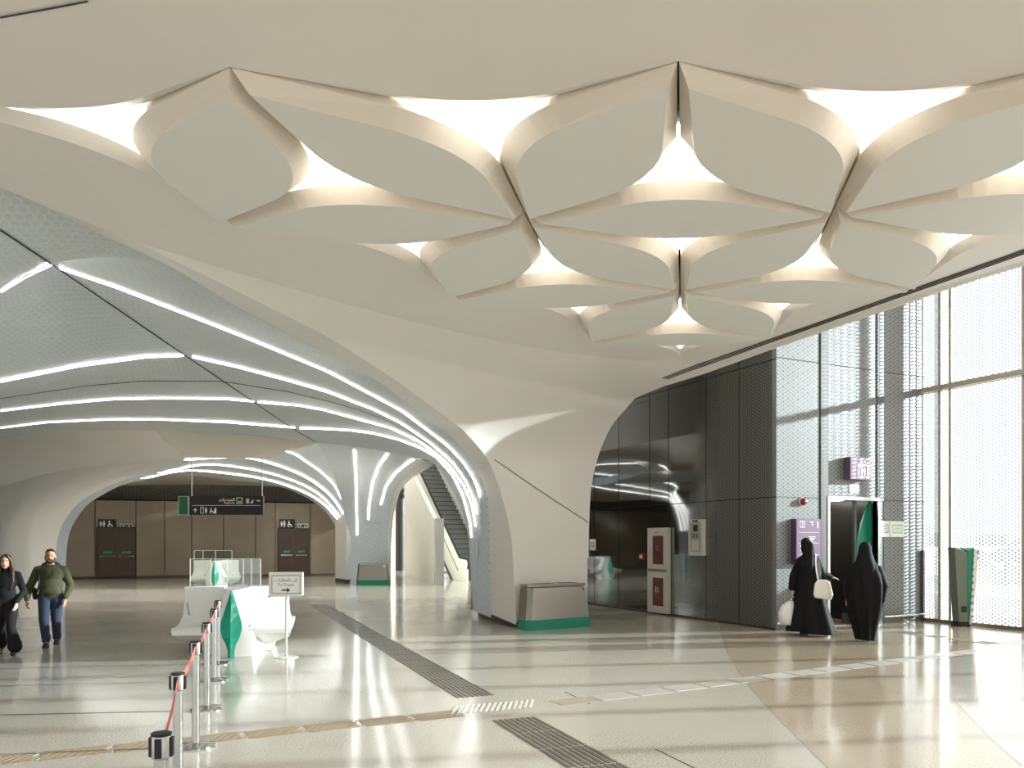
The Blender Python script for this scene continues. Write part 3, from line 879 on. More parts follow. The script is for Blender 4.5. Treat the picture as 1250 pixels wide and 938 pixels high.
# left wall and back wall
m = MB(); m.box((-10.3, 14, 0), (-10.2, 48, 6)); struct(m.build('wall_left', ['bronze_panel']))
bl, br = fl(60, 708), fl(415, 703)
bd = (br - bl).normalized(); bn = Vector((-bd.y, bd.x, 0)); 
BA_ = bl - bd * 8; BZ = br + bd * 1.2
def onback(u, v):
    d = ray(u, v); n = bn; return CAM + d * ((bl - CAM).dot(n) / d.dot(n))
BH = 3.68
m = MB(); m.wall(BA_, BZ, .15, 0, BH)
wb = struct(m.build('wall_back', ['bronze_panel']))
m = MB()
for u in (116, 166, 201, 234, 273, 312, 336, 379):
    p = onback(u, 690); q = bd * .02
    m.wall(p - q - bn * .012, p + q - bn * .012, .012, 0, BH)
m.build('panel_joint', ['door_frame'], wb)
m = MB(); m.wall(BA_ - bn * .03, BZ - bn * .03, .03, 0, .12); m.build('skirting', ['plinth'], wb)
m = MB(); m.wall(BA_ + bn * .7, BZ + bn * .7, .1, BH, 5.2); m.build('perforated_band', ['perforated_dark'], wb)
m = MB(); m.wall(BA_ - bn * .02, BZ - bn * .02, .75, BH - .03, BH + .03); m.build('ledge', ['gap_black'], wb)
m = MB(); m.wall(BZ, BZ + bn * 6, .15, 0, 5.2); m.build('return_wall', ['bronze_panel'], wb)
def frame_back(p, off=.0):
    """matrix: local x along the wall (rightwards in view), local y into the wall, z up"""
    return Matrix(((bd.x, bn.x, 0, p.x - bn.x * off), (bd.y, bn.y, 0, p.y - bn.y * off), (0, 0, 1, p.z), (0, 0, 0, 1)))
def back_door(nm, u0, u1):
    p, q = onback(u0, 690), onback(u1, 690); w = (q.xy - p.xy).length; M = frame_back(Vector((p.x, p.y, 0)), .0)
    H = 2.35
    e = struct(empty(nm)); e.matrix_world = M
    m = MB(); m.box((-.06, -.05, 0), (0, .05, H + .06)); m.box((w, -.05, 0), (w + .06, .05, H + .06)); m.box((0, -.05, H), (w, .05, H + .06)); m.build('door_frame', ['door_frame'], e)
    for i in range(2):
        x0 = i * w / 2 + .006; x1 = (i + 1) * w / 2 - .006
        m = MB(); m.box((x0, -.03, .01), (x1, .02, H - .006)); lf = m.build('leaf', ['bronze_door'], e)
        m = MB(); m.tube([(x0 + .12, -.10, 1.05), (x1 - .06, -.10, 1.05)], .02)
        for x in (x0 + .14, x1 - .08): m.box((x - .03, -.11, 1.02), (x + .03, -.03, 1.08))
        m.build('push_bar', ['brushed_steel'], lf)
        m = MB(); m.box((x0 + .22, -.036, 1.18), (x1 - .16, -.03, 1.28)); m.build('push_sticker', ['green_bright'], lf)
    return e
back_door('door_1', 119, 165); back_door('door_2', 340, 376)

# ------------------------------------------------------------------ glass front
def mullions(y0, y1, ys, nm, pier=()):
    e = MB(); e.add([(XF, y0, .05), (XF, y1, .05), (XF, y1, 8.6), (XF, y0, 8.6)], [(0, 1, 2, 3)]); w = struct(e.build(nm, ['facade_glass']))
    for y in ys:
        m = MB(); m.box((XF - .03, y - .03, 0), (XF + .06, y + .03, 8.6)); m.build('mullion', ['mullion'], w)
        if y not in (9.34, 10.86):
            m = MB(); m.box((XF + .07, y - .025, 0), (XF + .40, y + .025, 8.6)); m.build('shadow_fin', ['mullion'], w)  # added fin, there to cast thin shadow streaks across the floor
    for z in (5.05,):
        m = MB(); m.box((XF - .14, y0, z - .055), (XF + .08, y1, z + .055)); m.build('transom', ['mullion'], w)
    m = MB(); m.box((XF - .1, y0, 0), (XF + .15, y1, .07)); m.build('sill', ['mullion_dark'], w)
    for a, b in pier:
        m = MB(); m.box((XF - .1, a, 0), (XF + .3, b, 8.6)); m.build('pier', ['lift_cladding'], w)
    return w
mullions(-6.5, YL - .0, [11.10, 10.86, 9.34, 7.8, 6.2, 4.7, 3.1, 1.6, -2.4], 'window_1', pier=((-1.3, .3), (-6.5, -3.2)))
mullions(DW, 44, [20.3, 22, 23.6, 25.2, 26.8, 28.4, 30, 31.6, 33.2, 34.8, 36.4, 38, 40, 42], 'window_2')
m = MB(); m.box((XD + .2, DW - .1, 0), (XF, DW, 8.6)); struct(m.build('wall_end', ['white_paint']))
# steel channel at the end of the lift front
m = MB(); m.box((XF - .12, YL - .05, 0), (XF - .05, YL - .01, 1.55)); m.build('edge_post', ['dark_grey'], wl)
# perforated wall and cylinder beyond the arch on the far right
m = MB(); m.box((9.8, 46.2, 0), (XF, 46.4, 6.0)); struct(m.build('wall_far', ['perforated_white']))
c = fl(488.5, 697)
m = MB(); m.lathe([(.30, 0), (.30, 4.35)], (c.x, c.y, 0), 28); cy = struct(m.build('column_dark', ['dark_grey'], smooth=True)); edge_smooth(cy)
m = MB(); m.lathe([(.52, 4.35), (.52, 4.5), (.36, 4.5), (.36, 4.8), (.3, 5.4)], (c.x, c.y, 0), 28); m.build('column_ring', ['black'], cy)

# ------------------------------------------------------------------ outside
m = MB(); m.box((XF + .02, -120, -.4), (420, 300, -.3)); struct(m.build('ground', ['ground_pale']))
m = MB()
for x, z in ((21, .55), (27, .5), (36, .35)): m.box((x, -40, -.3), (x + .5, 90, z - .3))
struct(m.build('terrace_kerbs', ['kerb']))
def building(p, w, d, h, lab):
    e = empty('distant_building', (p.x, p.y, -.3), YAW); tag(e, lab, 'building', 'buildings on the skyline')
    m = MB(); m.box((-w / 2, 0, 0), (w / 2, d, h)); m.box((-w * .3, d * .2, h), (w * .1, d * .6, h + h * .06)); m.build('tower', ['city_wall'], e)
    m = MB()
    nx = max(3, int(w / 5)); nz = max(3, int(h / 4))
    for i in range(nx):
        m.box((-w / 2 + (i + .25) * w / nx, -.15, h * .06), (-w / 2 + (i + .75) * w / nx, .0, h * .95))
    m.build('glazing', ['city_glass'], e)
for u, top, wpx, t, lab in ((1131, 640, 9, 300, 'tall pale tower block just right of the lift front, seen through the glass'),
                            (1143, 650, 7, 300, 'pale block beside the tallest tower, seen through the glass'),
                            (1124, 655, 8, 280, 'low pale block against the edge of the lift front'),
                            (1200, 656, 16, 300, 'wide low block right of the green pedestal, on the skyline'),
                            (1225, 653, 12, 300, 'pale block between two low ones on the right of the skyline'),
                            (1243, 657, 12, 300, 'low pale block at the right frame edge on the skyline')):
    p = at(u, HOR, t); building(p, wpx * t / FOC, 14, (HOR - top) * t / FOC + EYE + .3, lab)
def hedge(u0, u1, v, h, lab, t):
    a, b = at(u0, HOR, t), at(u1, HOR, t); m = MB()
    n = 46
    for k in range(3):
        rows = []
        for i in range(n):
            p = a.lerp(b, i / (n - 1)); rows.append(p)
    for i in range(n):
        p = a.lerp(b, i / (n - 1)); r = h * .55 * random.uniform(.8, 1.2)
        m.ell((p.x, p.y, -.3 + r * .8), (r * 1.3, r, r), nu=8, nv=5)
    tag(m.build('hedge', ['hedge'], smooth=True), lab, 'hedge', 'hedges outside the glass front')
hedge(1196, 1300, 700, 1.5, 'clipped hedge row outside the glass, farthest of the two on the right', 44)
hedge(1199, 1310, 712, 1.1, 'clipped hedge row outside the glass, nearer of the two on the right', 30)

# ------------------------------------------------------------------ sky, sun, camera
w = bpy.data.worlds.new('World'); SC.world = w; w.use_nodes = True
nt = w.node_tree; bg = nt.nodes['Background']
tc = nt.nodes.new('ShaderNodeTexCoord'); sp = nt.nodes.new('ShaderNodeSeparateXYZ'); nt.links.new(tc.outputs['Generated'], sp.inputs[0])
mr = nt.nodes.new('ShaderNodeMapRange'); mr.inputs[1].default_value = -.05; mr.inputs[2].default_value = .6; nt.links.new(sp.outputs[2], mr.inputs[0])
mx = nt.nodes.new('ShaderNodeMix'); mx.data_type = 'RGBA'; mx.inputs[6].default_value = (1, .97, .93, 1); mx.inputs[7].default_value = (.74, .88, 1, 1)
nt.links.new(mr.outputs[0], mx.inputs[0]); nt.links.new(mx.outputs[2], bg.inputs[0]); bg.inputs[1].default_value = 1.3
sun = bpy.data.lights.new('sun', 'SUN'); sun.energy = 33.0; sun.angle = math.radians(1.1); sun.color = (1, .94, .86)
so = bpy.data.objects.new('sun', sun); COL.objects.link(so)
sd_ = Vector((-1, .315, -.222)).normalized()
so.rotation_euler = sd_.to_track_quat('-Z', 'Y').to_euler(); so.location = (40, -10, 12)
for i, (x, y, z, pw) in enumerate([(x, y, 5.7, 130) for x in (-2.5, .5, 3.5) for y in (25.5, 28)] + [(x, 36.5, 5.0, 110) for x in (-3, 0, 3, 6)]):  # added spots, out of view, to brighten the deep end of the hall
    L = bpy.data.lights.new('fill_spot', 'SPOT'); L.energy = pw * 2.2; L.spot_size = 2.6; L.spot_blend = .6; L.shadow_soft_size = .1; L.color = (1, .96, .9)
    lo = bpy.data.objects.new('fill_spot', L); COL.objects.link(lo); lo.location = (x, y, z)
cam = bpy.data.cameras.new('camera'); cam.lens = FOC / 1250 * 36; cam.sensor_width = 36; cam.shift_y = (HOR - 469) / 1250; cam.clip_end = 1500
co = bpy.data.objects.new('camera', cam); COL.objects.link(co); co.location = CAM; co.rotation_euler = (PI / 2, 0, YAW); SC.camera = co
SC.view_settings.view_transform = 'Standard'; SC.view_settings.look = 'None'; SC.view_settings.gamma = 1; SC.view_settings.use_curve_mapping = False
SC.view_settings.exposure = .14
# ------------------------------------------------------------------ things on the floor
AR = {'to': '\uFEF0\uFEDF\uFE87', 'trains': '\uFE95\uFE8D\uFEAD\uFE8E\uFEC4\uFED8\uFEDF\uFE8D', 'plat': '\uFE95\uFE8E\uFEBC\uFEE8\uFEE4\uFEDF\uFE8D'}
UP = Matrix.Rotation(PI / 2, 4, 'X')        # text lying in XY -> standing, facing -y
def onface(x, y, z): return Matrix.Translation((x, y, z)) @ UP
def shape(name, polys, y, m, parent, th=.003):
    """flat marks standing on the face y = const (facing -y); polys in (x, z)"""
    b = MB()
    for p in polys: b.prism([(q[0], q[1]) for q in p], th, Matrix.Translation((0, y, 0)) @ UP)
    return b.build(name, [m], parent)
def rect(x0, z0, x1, z1): return [(x0, z0), (x1, z0), (x1, z1), (x0, z1)]
def ringrect(x0, z0, x1, z1, w): return [rect(x0, z0, x1, z0 + w), rect(x0, z1 - w, x1, z1), rect(x0, z0 + w, x0 + w, z1 - w), rect(x1 - w, z0 + w, x1, z1 - w)]
def arrow_up(x, z, s): return [[(x - s * .5, z), (x, z + s * .5), (x + s * .5, z), (x + s * .26, z), (x, z + s * .24), (x - s * .26, z)], rect(x - s * .09, z - s * .5, x + s * .09, z + s * .35)]
def arrow_right(x, z, s): return [rect(x - s * .5, z - s * .08, x + s * .2, z + s * .08), [(x + s * .1, z - s * .3), (x + s * .5, z), (x + s * .1, z + s * .3)]]
def disc(x, z, r, n=14): return [(x + r * math.cos(2 * PI * i / n), z + r * math.sin(2 * PI * i / n)) for i in range(n)]
def man_icon(x, z, h): return [disc(x, z + h * .86, h * .13), [(x - h * .17, z + h * .70), (x + h * .17, z + h * .70), (x + h * .17, z + h * .35), (x + h * .1, z + h * .35), (x + h * .09, z), (x - h * .09, z), (x - h * .1, z + h * .35), (x - h * .17, z + h * .35)]]
def chair_icon(x, z, h): return [disc(x - h * .1, z + h * .88, h * .12), [(x - h * .2, z + h * .72), (x, z + h * .72), (x + h * .02, z + h * .42), (x + h * .28, z + h * .42), (x + h * .42, z), (x + h * .28, z), (x + h * .18, z + h * .28), (x - h * .2, z + h * .28)], [(x - h * .36, z + h * .4), (x - h * .26, z + h * .4), (x - h * .22, z + h * .1), (x + h * .1, z + h * .02), (x + h * .08, z - h * .04), (x - h * .32, z + h * .02)]]

# --- wedge-shaped steel bins with green foot
def make_bin(loc, rz, w, h, dpt, lab):
    e = empty('litter_bin', loc, rz); tag(e, lab, 'bin', 'steel bins with a green foot')
    fh = .2; tw = w * .885; hw = w / 2
    def ring(z, k=0):
        t = z / h; ww = lerp(hw, tw / 2, t); d0 = lerp(0, .05, t); c = .07
        return [Vector((-ww + c, d0, z)), Vector((ww - c * .4, d0, z)), Vector((ww, d0 + c, z)), Vector((ww, dpt, z)), Vector((-ww, dpt, z)), Vector((-ww, d0 + c * 1.6, z))]
    b = MB(); b.loft([[p * Vector((.985, 1, 1)) if False else p for p in ring(0)], ring(fh)], 0)
    b.build('foot', ['green'], e)
    b = MB(); b.loft([ring(fh), ring(h - .07)]); b.build('body', ['bin_steel'], e, bevel=.004)
    b = MB()
    r0 = [Vector((p.x * 1.0, p.y + .01, h - .06)) for p in ring(h)]
    b.loft([[q + Vector((0, .004, 0)) for q in r0], [Vector((p.x, p.y, h)) for p in ring(h)]]); b.build('lid', ['brushed_steel'], e, bevel=.004)
    b = MB(); b.box((tw / 2 - .16, .035, h - .10), (tw / 2 - .06, .05, h - .075)); b.box((tw / 2 - .12, .02, h - .16), (tw / 2 - .09, .045, h - .10)); b.build('latch', ['chrome'], e)
    b = MB(); b.box((-tw * .36, .10, h - .0), (-tw * .06, dpt - .1, h + .004)); b.box((tw * .06, .10, h - .0), (tw * .36, dpt - .1, h + .004)); b.build('opening', ['black'], e)
    return e
pb0, pb1 = fl(645, 771), fl(722, 765); pc = (pb0 + pb1) / 2
make_bin(pc, math.atan2((pb1 - pb0).y, (pb1 - pb0).x), (pb1 - pb0).length, .90, .40, 'wide brushed steel bin with green foot in front of the large white column')
pc = fl(455, 714.5) - FW * .1
make_bin(pc, YAW + .05, 1.30, .86, .45, 'smaller-looking steel bin with green foot beside the far tiled column')

# --- star-shaped seats
def bench(loc, rz, lab):
    e = empty('bench', loc, rz); tag(e, lab, 'bench', 'white star-shaped seats in the hall')
    def seat(sx, back):
        def P(r, f, z):
            r *= sx
            y = -f if not back else 2.0 + f
            return Vector((r, y, z))
        # outer and inner section (f towards the sitter, z)
        secs = []
        for r0, r1, df in ((.84, .80, 0), (.62, .62, .02), (.40, .42, .05), (.16, .18, .10)):
            s = [P(r1, -.98 + df, 1.02), P(r1, -.93 + df, 1.02), P(r1, -.88 + df, .74), P(r1 + .01, -.82 + df, .58), P(r0, -.70 + df, .47), P(r0 + .02, -.45 + df, .43), P(r0 + .03, -.20 + df, .44), P(r0 + .03, -.15 + df, .41), P(r0 + .02, -.17 + df, .33), P(r0 - .02, -.40 + df, .24), P(r0 - .24, -.62 + df, .14), P(r0 - .28, -.66 + df, 0), P(r0 - .28, -.98 + df, 0)]
            if r0 < .3: s = [P(max(.05, abs(q.x)), 0, 0) * 0 + Vector((max(.06, abs(q.x)) * sx, q.y, q.z)) for q in s]
            secs.append(s)
        b = MB(); b.loft(secs); o = b.build('seat', ['white_gloss'], e, bevel=.008)
        edge_smooth(o, 40)
    for back in (False, True):
        seat(-1, back); seat(1, back)
    for back in (False, True):
        sg = -1 if back else 1; oy = 2.0 if back else 0
        def Q(r, f, z): return Vector((r * sg, -f * sg + oy, z))
        b = MB()
        lv = [(0, .30, .0, .50), (.18, .33, .02, .52), (.38, .33, .02, .52), (.6, .25, -.02, .40), (.8, .16, -.06, .27), (1.0, .09, -.10, .17)]
        b.loft([[Q(-rb, -.95, z), Q(-rf * .95, f - .10, z), Q(0, f, z), Q(rf * .95, f - .10, z), Q(rb, -.95, z)] for z, rf, f, rb in lv])
        o = b.build('divider', ['white_gloss'], e); edge_smooth(o, 30)
        # leaf-shaped green fin on the nose of the divider
        wz = [(0, .048), (.10, .048), (.2, .075), (.3, .125), (.42, .155), (.52, .148), (.66, .11), (.8, .07), (.92, .035), (1.0, .012)]
        def nose(z):
            for i in range(len(lv) - 1):
                if lv[i][0] <= z <= lv[i + 1][0]:
                    t = (z - lv[i][0]) / (lv[i + 1][0] - lv[i][0]); return lerp(lv[i][2], lv[i + 1][2], t)
            return lv[-1][2]
        b = MB()
        b.loft([[Q(-w_, nose(z) - .01, z), Q(0, nose(z) + .075, z), Q(w_, nose(z) - .01, z), Q(0, nose(z) - .05, z)] for z, w_ in wz])
        b.build('leaf_fin', ['green_bright'], e)
    for sx in (-1, 1):
        b = MB(); b.tube([(.27 * sx, -.04, .47), (.27 * sx, -.055, .47)], .014, 12); b.build('bolt_cover', ['brushed_steel'], e)
    return e
bc = fl(282, 803); bench(bc, YAW + .24, 'white star-shaped seat with green leaf fin, nearest one, behind the row of posts')
bc = at(262, HOR, 28.8); bc.z = 0; bench(bc, YAW + .30, 'farther white star-shaped seat, seen behind glass screens')

# --- glass screens round the farther seat
def screen(c, w, z1, lab, joints):
    e = empty('glass_screen', (c.x, c.y, 0), YAW); tag(e, lab, 'glass screen', 'free-standing glass screens')
    b = MB(); b.box((-w / 2, 0, .04), (w / 2, .016, z1)); b.build('pane', ['clear_glass'], e)
    b = MB()
    b.box((-w / 2, -.004, z1), (w / 2, .02, z1 + .016)); b.box((-w / 2, -.008, 0), (w / 2, .024, .05))
    for x in [-w / 2, w / 2] + joints: b.box((x - .009, -.005, .04), (x + .009, .021, z1))
    b.build('edge_trim', ['white_paint'], e)
    return e
screen(at(275, HOR, 24), 86 * 24 / FOC, 1.20, 'wider low glass screen in front of the farther white seat', [-.45, .05, .55, .8])
screen(at(260, HOR, 31), 46 * 31 / FOC, 1.37, 'narrower glass screen standing tallest behind the farther white seat', [-.4, .1])

# --- barrier posts with belt
posts = []
for u, t in ((197, 3.44), (217, 5.0), (239, 6.6), (252.5, 8.1), (261.5, 9.75), (266, 11.1)):
    p = at(u, HOR, t); p.z = 0; posts.append(p)
plab = ['nearest steel barrier post, only its black-banded head in the frame', 'second nearest steel barrier post, its foot cut by the frame bottom',
        'third steel barrier post from the camera, round base on the tan floor plates', 'fourth steel barrier post from the camera, on the sunlit floor',
        'fifth steel barrier post from the camera, second farthest of the row', 'farthest steel barrier post, right in front of the white seat']
def post_parts(e):
    b = MB(); b.lathe([(.165, 0), (.165, .012), (.155, .022), (.06, .035), (.036, .045)], n=40); o = b.build('base', ['chrome'], e, smooth=True); edge_smooth(o)
    b = MB(); b.lathe([(.031, .03), (.031, .80)], n=24); o = b.build('pole', ['chrome'], e, smooth=True); edge_smooth(o)
    b = MB(); b.lathe([(.034, .79), (.042, .795), (.042, .885), (.039, .892)], n=24); o = b.build('head', ['brushed_steel'], e, smooth=True); edge_smooth(o)
    b = MB(); b.lathe([(.043, .892), (.044, .903), (.038, .906), (.0, .906)], n=24); o = b.build('cap', ['black'], e, smooth=True); edge_smooth(o)
    for a in (0, PI / 2, PI, 3 * PI / 2):
        b = MB(); b.box((-.014, .036, .80), (.014, .050, .885), M=Matrix.Rotation(a, 4, 'Z')); b.build('belt_clip', ['black'], e)
for i, p in enumerate(posts):
    e = empty('barrier_post', p, YAW + .12); tag(e, plab[i], 'barrier post', 'row of steel belt barrier posts'); post_parts(e)
    if i < len(posts) - 1:
        q = posts[i + 1]; Mi = e.matrix_basis.inverted()
        mw = Matrix.Translation(p) @ Matrix.Rotation(YAW + .12, 4, 'Z'); Mi = mw.inverted()
        d = (q - p).normalized(); pts = []
        for k in range(13):
            s = k / 12; pt = p.lerp(q, s); pt = pt + d * (.05 * (1 - 2 * s)); z = .845 - .10 * 4 * s * (1 - s) * .35
            pts.append(Mi @ Vector((pt.x, pt.y, z)))
        nn = Mi.to_3x3() @ Vector((-d.y, d.x, 0))
        b = MB(); b.ribbon(pts, nn, .05, .002); b.build('belt', ['belt'], e)

# --- sign stand
e = empty('sign_stand', fl(349.5, 803), YAW + .10); tag(e, 'white sign board on a slim pole beside the nearest white seat, reading To Trains', 'sign')
b = MB(); b.lathe([(.18, 0), (.18, .008), (.03, .016), (.02, .03)], n=36); edge_smooth(b.build('base', ['white_paint'], e, smooth=True))
b = MB(); b.lathe([(.019, .02), (.019, .95)], n=16); edge_smooth(b.build('pole', ['white_paint'], e, smooth=True))
b = MB(); b.box((-.255, -.025, .915), (.255, .012, 1.285)); bo = b.build('board', ['white_paint'], e, bevel=.012)
shape('sheet', [rect(-.225, .945, .225, 1.255)], -.027, 'paper', e)
bd_ = []
for i in range(22):
    x = -.21 + i * .02
    for z in (.955, 1.225): bd_.append([(x, z), (x + .009, z), (x + .018, z + .02), (x + .009, z + .02)])
for i in range(13):
    z = .975 + i * .019
    for x in (-.218, .196): bd_.append([(x, z), (x + .022, z + .008), (x + .022, z + .016), (x, z + .008)])
shape('border', bd_, -.0305, 'dark_mark', e, .001)
text('lettering', AR['trains'] + ' ' + AR['to'], .065, onface(0, -.031, 1.165), 'dark_mark', e)
text('lettering', 'To Trains', .06, onface(0, -.031, 1.095), 'dark_mark', e)
shape('arrow', arrow_right(0, 1.015, .13), -.0305, 'dark_mark', e, .001)
for sx in (-1, 1):
    b = MB(); b.box((sx * .25 - .012, -.03, .91), (sx * .25 + .012, -.02, .93)); b.build('corner', ['dark_grey'], e)

# --- hanging direction sign
ts = 23.0; c = at(277, HOR, ts); hw = 45 * ts / FOC; z0 = EYE + 32 * ts / FOC; z1 = EYE + 55 * ts / FOC
e = empty('hanging_sign', (c.x, c.y, z0), YAW); tag(e, 'long dark hanging sign reading Platforms, on two rods, with a green end plate', 'sign')
H = z1 - z0
b = MB(); b.box((-hw, -.06, 0), (hw, .06, H)); b.build('panel', ['sign_dark'], e)
b = MB(); b.box((-hw - .33, -.05, -.01), (-hw - .03, .05, H + .0)); g = b.build('end_plate', ['brushed_steel'], e)
b = MB(); b.box((-hw - .31, -.055, .015), (-hw - .05, .055, H - .02)); b.build('green_face', ['green_sign'], g)
for x in (-hw + .05, hw - .05):
    b = MB(); b.tube([(x, 0, H), (x, 0, H + 1.15)], .016); b.build('rod', ['brushed_steel'], e)
fy = -.064
shape('rule', [rect(-hw + .08, H * .5 - .006, hw - .08, H * .5 + .006)], fy, 'white_mark', e)
text('lettering', AR['plat'], .13, onface(hw - .83, fy - .001, H * .80), 'white_mark', e, 'RIGHT', .002)
text('lettering', 'Platforms', .085, onface(hw - .83, fy - .001, H * .635), 'white_mark', e, 'RIGHT')
shape('station_mark', ringrect(hw - .79, H * .58, hw - .60, H * .93, .03) + [[(hw - .74, H * .65), (hw - .65, H * .65), (hw - .66, H * .78), (hw - .695, H * .72), (hw - .73, H * .78)]], fy, 'pale_green_mark', e)
shape('icon_marks', [rect(hw - .50, H * .62 + i * .05, hw - .41, H * .62 + i * .05 + .03) for i in range(3)] + [rect(hw - .38 + i * .035, H * .62, hw - .36 + i * .035, H * .66 + i * .045) for i in range(3)], fy, 'white_mark', e)  # pictogram shapes, no letters
shape('arrow', arrow_right(hw - .15, H * .75, .13), fy, 'white_mark', e)
shape('arrow', arrow_up(-hw + .18, H * .24, .13), fy, 'white_mark', e)
shape('icon_marks', ringrect(-hw + .33, H * .08, -hw + .43, H * .42, .015) + man_icon(-hw + .5, H * .08, .17), fy, 'white_mark', e)
shape('icon_marks', chair_icon(-hw + .66, H * .1, .15) + [[(-hw + .72, H * .08), (-hw + .8, H * .08), (-hw + .8, H * .34), (-hw + .76, H * .38)]], fy, 'white_mark', e)

# --- signs above the two back doors
def door_sign(u0, u1, g0, g1, v0, v1, lab, glab):
    p = onback(u0, 640); q = onback(u1, 640); w = (q.xy - p.xy).length; t = (p - CAM).dot(FW)
    z1 = EYE + (HOR - v0) * t / FOC; z0 = EYE + (HOR - v1) * t / FOC; h = z1 - z0
    e = empty('toilet_sign'); e.matrix_world = frame_back(Vector((p.x, p.y, z0)), .0); tag(e, lab, 'sign', 'dark door signs on the back wall')
    b = MB(); b.box((0, -.035, 0), (w, -.001, h)); b.build('panel', ['sign_dark'], e)
    shape('icon_marks', man_icon(w * .14, h * .15, h * .62) + man_icon(w * .32, h * .12, h * .72), -.038, 'white_mark', e)
    shape('icon_marks', chair_icon(w * .66, h * .15, h * .68), -.038, 'white_mark', e)
    p = onback(g0, 640); q = onback(g1, 640); w = (q.xy - p.xy).length
    e = empty('exit_sign'); e.matrix_world = frame_back(Vector((p.x, p.y, z0)), .0); tag(e, glab, 'sign', 'green emergency exit signs on the back wall')
    hh = h * .5
    b = MB(); b.box((0, -.04, 0), (w, -.001, hh)); b.build('panel', ['green_sign'], e)
    shape('border', ringrect(0, 0, w, hh, .025), -.042, 'white_mark', e)
    shape('arrow', arrow_up(w * .26, hh * .5, hh * .55), -.042, 'white_mark', e)
    shape('icon_marks', chair_icon(w * .72, hh * .18, hh * .6), -.042, 'white_mark', e)
door_sign(120, 142, 147, 162, 634, 645, 'dark sign with toilet pictograms above the left brown double door', 'green exit sign above the left brown double door')
door_sign(341, 360, 363.5, 376, 634, 645, 'dark sign with toilet pictograms above the right brown double door', 'green exit sign above the right brown double door')

# ------------------------------------------------------------------ lift front fittings
yl = YL - .002
def wall_empty(name, x, z, lab, cat, group=None):
    e = empty(name, (x, yl, z)); tag(e, lab, cat, group); return e
e = wall_empty('lift_sign', 13.46, 3.02, 'lilac box sign with a lift pictogram above the lift doorway', 'sign')
b = MB(); b.box((-.30, -.16, 0), (.30, 0, .46)); b.build('box', ['purple'], e, bevel=.008)
b = MB(); b.box((-.302, -.155, .005), (-.298, 0, .455)); b.build('side_panel', ['purple_dark'], e)
shape('icon_marks', ringrect(-.10, .05, .20, .31, .022) + [rect(-.05, .10, -.025, .26)] + man_icon(.03, .09, .16) + man_icon(.11, .09, .16), -.163, 'white_mark', e)
shape('icon_marks', [[(-.03, .40), (.03, .40), (0, .36)], [(.09, .36), (.15, .36), (.12, .40)]], -.163, 'white_mark', e)
e = wall_empty('paper_notice', 13.45, 2.76, 'small square white paper above the lift doorway', 'notice')
b = MB(); b.box((-.14, -.006, 0), (.14, 0, .17)); b.build('sheet', ['paper'], e); shape('print', [rect(-.09, .05, .09, .07), rect(-.09, .10, .05, .12)], -.008, 'grey_mark', e, .001)
e = wall_empty('directory_sign', 12.02, 1.30, 'purple lift directory sign with a large number 1', 'sign')
b = MB(); b.box((-.33, -.14, 0), (.33, 0, .89)); b.build('box', ['purple'], e, bevel=.008)
b = MB(); b.box((-.332, -.135, .005), (-.328, 0, .885)); b.build('side_panel', ['purple_dark'], e)
text('lettering', '1', .19, onface(.24, -.143, .77), 'white_mark', e, bold=.004)
shape('rule', [rect(-.26, .62, .28, .626), rect(-.26, .41, .28, .416), rect(-.26, .18, .28, .186)], -.143, 'white_mark', e, .001)
shape('icon_marks', ringrect(-.24, .72, -.10, .85, .012) + man_icon(-.17, .74, .09), -.143, 'white_mark', e, .001)
shape('print', [rect(.03, .82, .13, .84), rect(.08, .76, .12, .79), rect(0, .53, .18, .545), rect(-.02, .49, .16, .505)] + [rect(-.23, .33, -.17, .37), rect(-.23, .25, -.17, .29), rect(-.23, .10, -.14, .12)], -.143, 'white_mark', e, .001)
e = wall_empty('alarm_sounder', 11.99, 2.54, 'round red alarm sounder on the perforated lift front', 'alarm')
b = MB(); b.lathe([(.075, 0), (.075, .05), (.06, .08), (.03, .095), (0, .1)], n=24, M=Matrix.Rotation(PI / 2, 4, 'X')); edge_smooth(b.build('body', ['red'], e, smooth=True))
b = MB(); b.lathe([(.085, 0), (.085, .02)], n=24, M=Matrix.Rotation(PI / 2, 4, 'X')); b.build('mount', ['paper'], e)
for x0, x1, lab, mk in ((14.26, 14.52, 'white paper notice right of the lift doorway, left of the green-printed one', 'grey_mark'), (14.54, 14.98, 'white notice with green print on the right of the lift front', 'pale_green_mark')):
    e = wall_empty('paper_notice', (x0 + x1) / 2, 1.84, lab, 'notice'); hw_ = (x1 - x0) / 2
    b = MB(); b.box((-hw_, -.006, 0), (hw_, 0, .34)); b.build('sheet', ['paper'], e)
    shape('print', ringrect(-hw_ * .7, .08, hw_ * .7, .27, .02) + [rect(-hw_ * .4, .13 + i * .04, hw_ * .4, .145 + i * .04) for i in range(3)], -.008, mk, e, .001)
def rail(x0, x1, lab):
    e = empty('bumper_rail', (x0, YL - .10, 0)); tag(e, lab, 'rail', 'low steel rails at the foot of the lift front')
    b = MB(); b.tube([(0, 0, .15), (x1 - x0, 0, .15)], .028, 12); edge_smooth(b.build('bar', ['chrome'], e, smooth=True))
    for x in (.05, x1 - x0 - .05):
        b = MB(); b.tube([(x, 0, .15), (x, .095, .15)], .018, 10); b.build('bracket', ['chrome'], e)
rail(11.22, 12.62, 'low steel rail at the foot of the lift front, left of the doorway')
rail(14.24, 15.55, 'low steel rail at the foot of the lift front, right of the doorway')

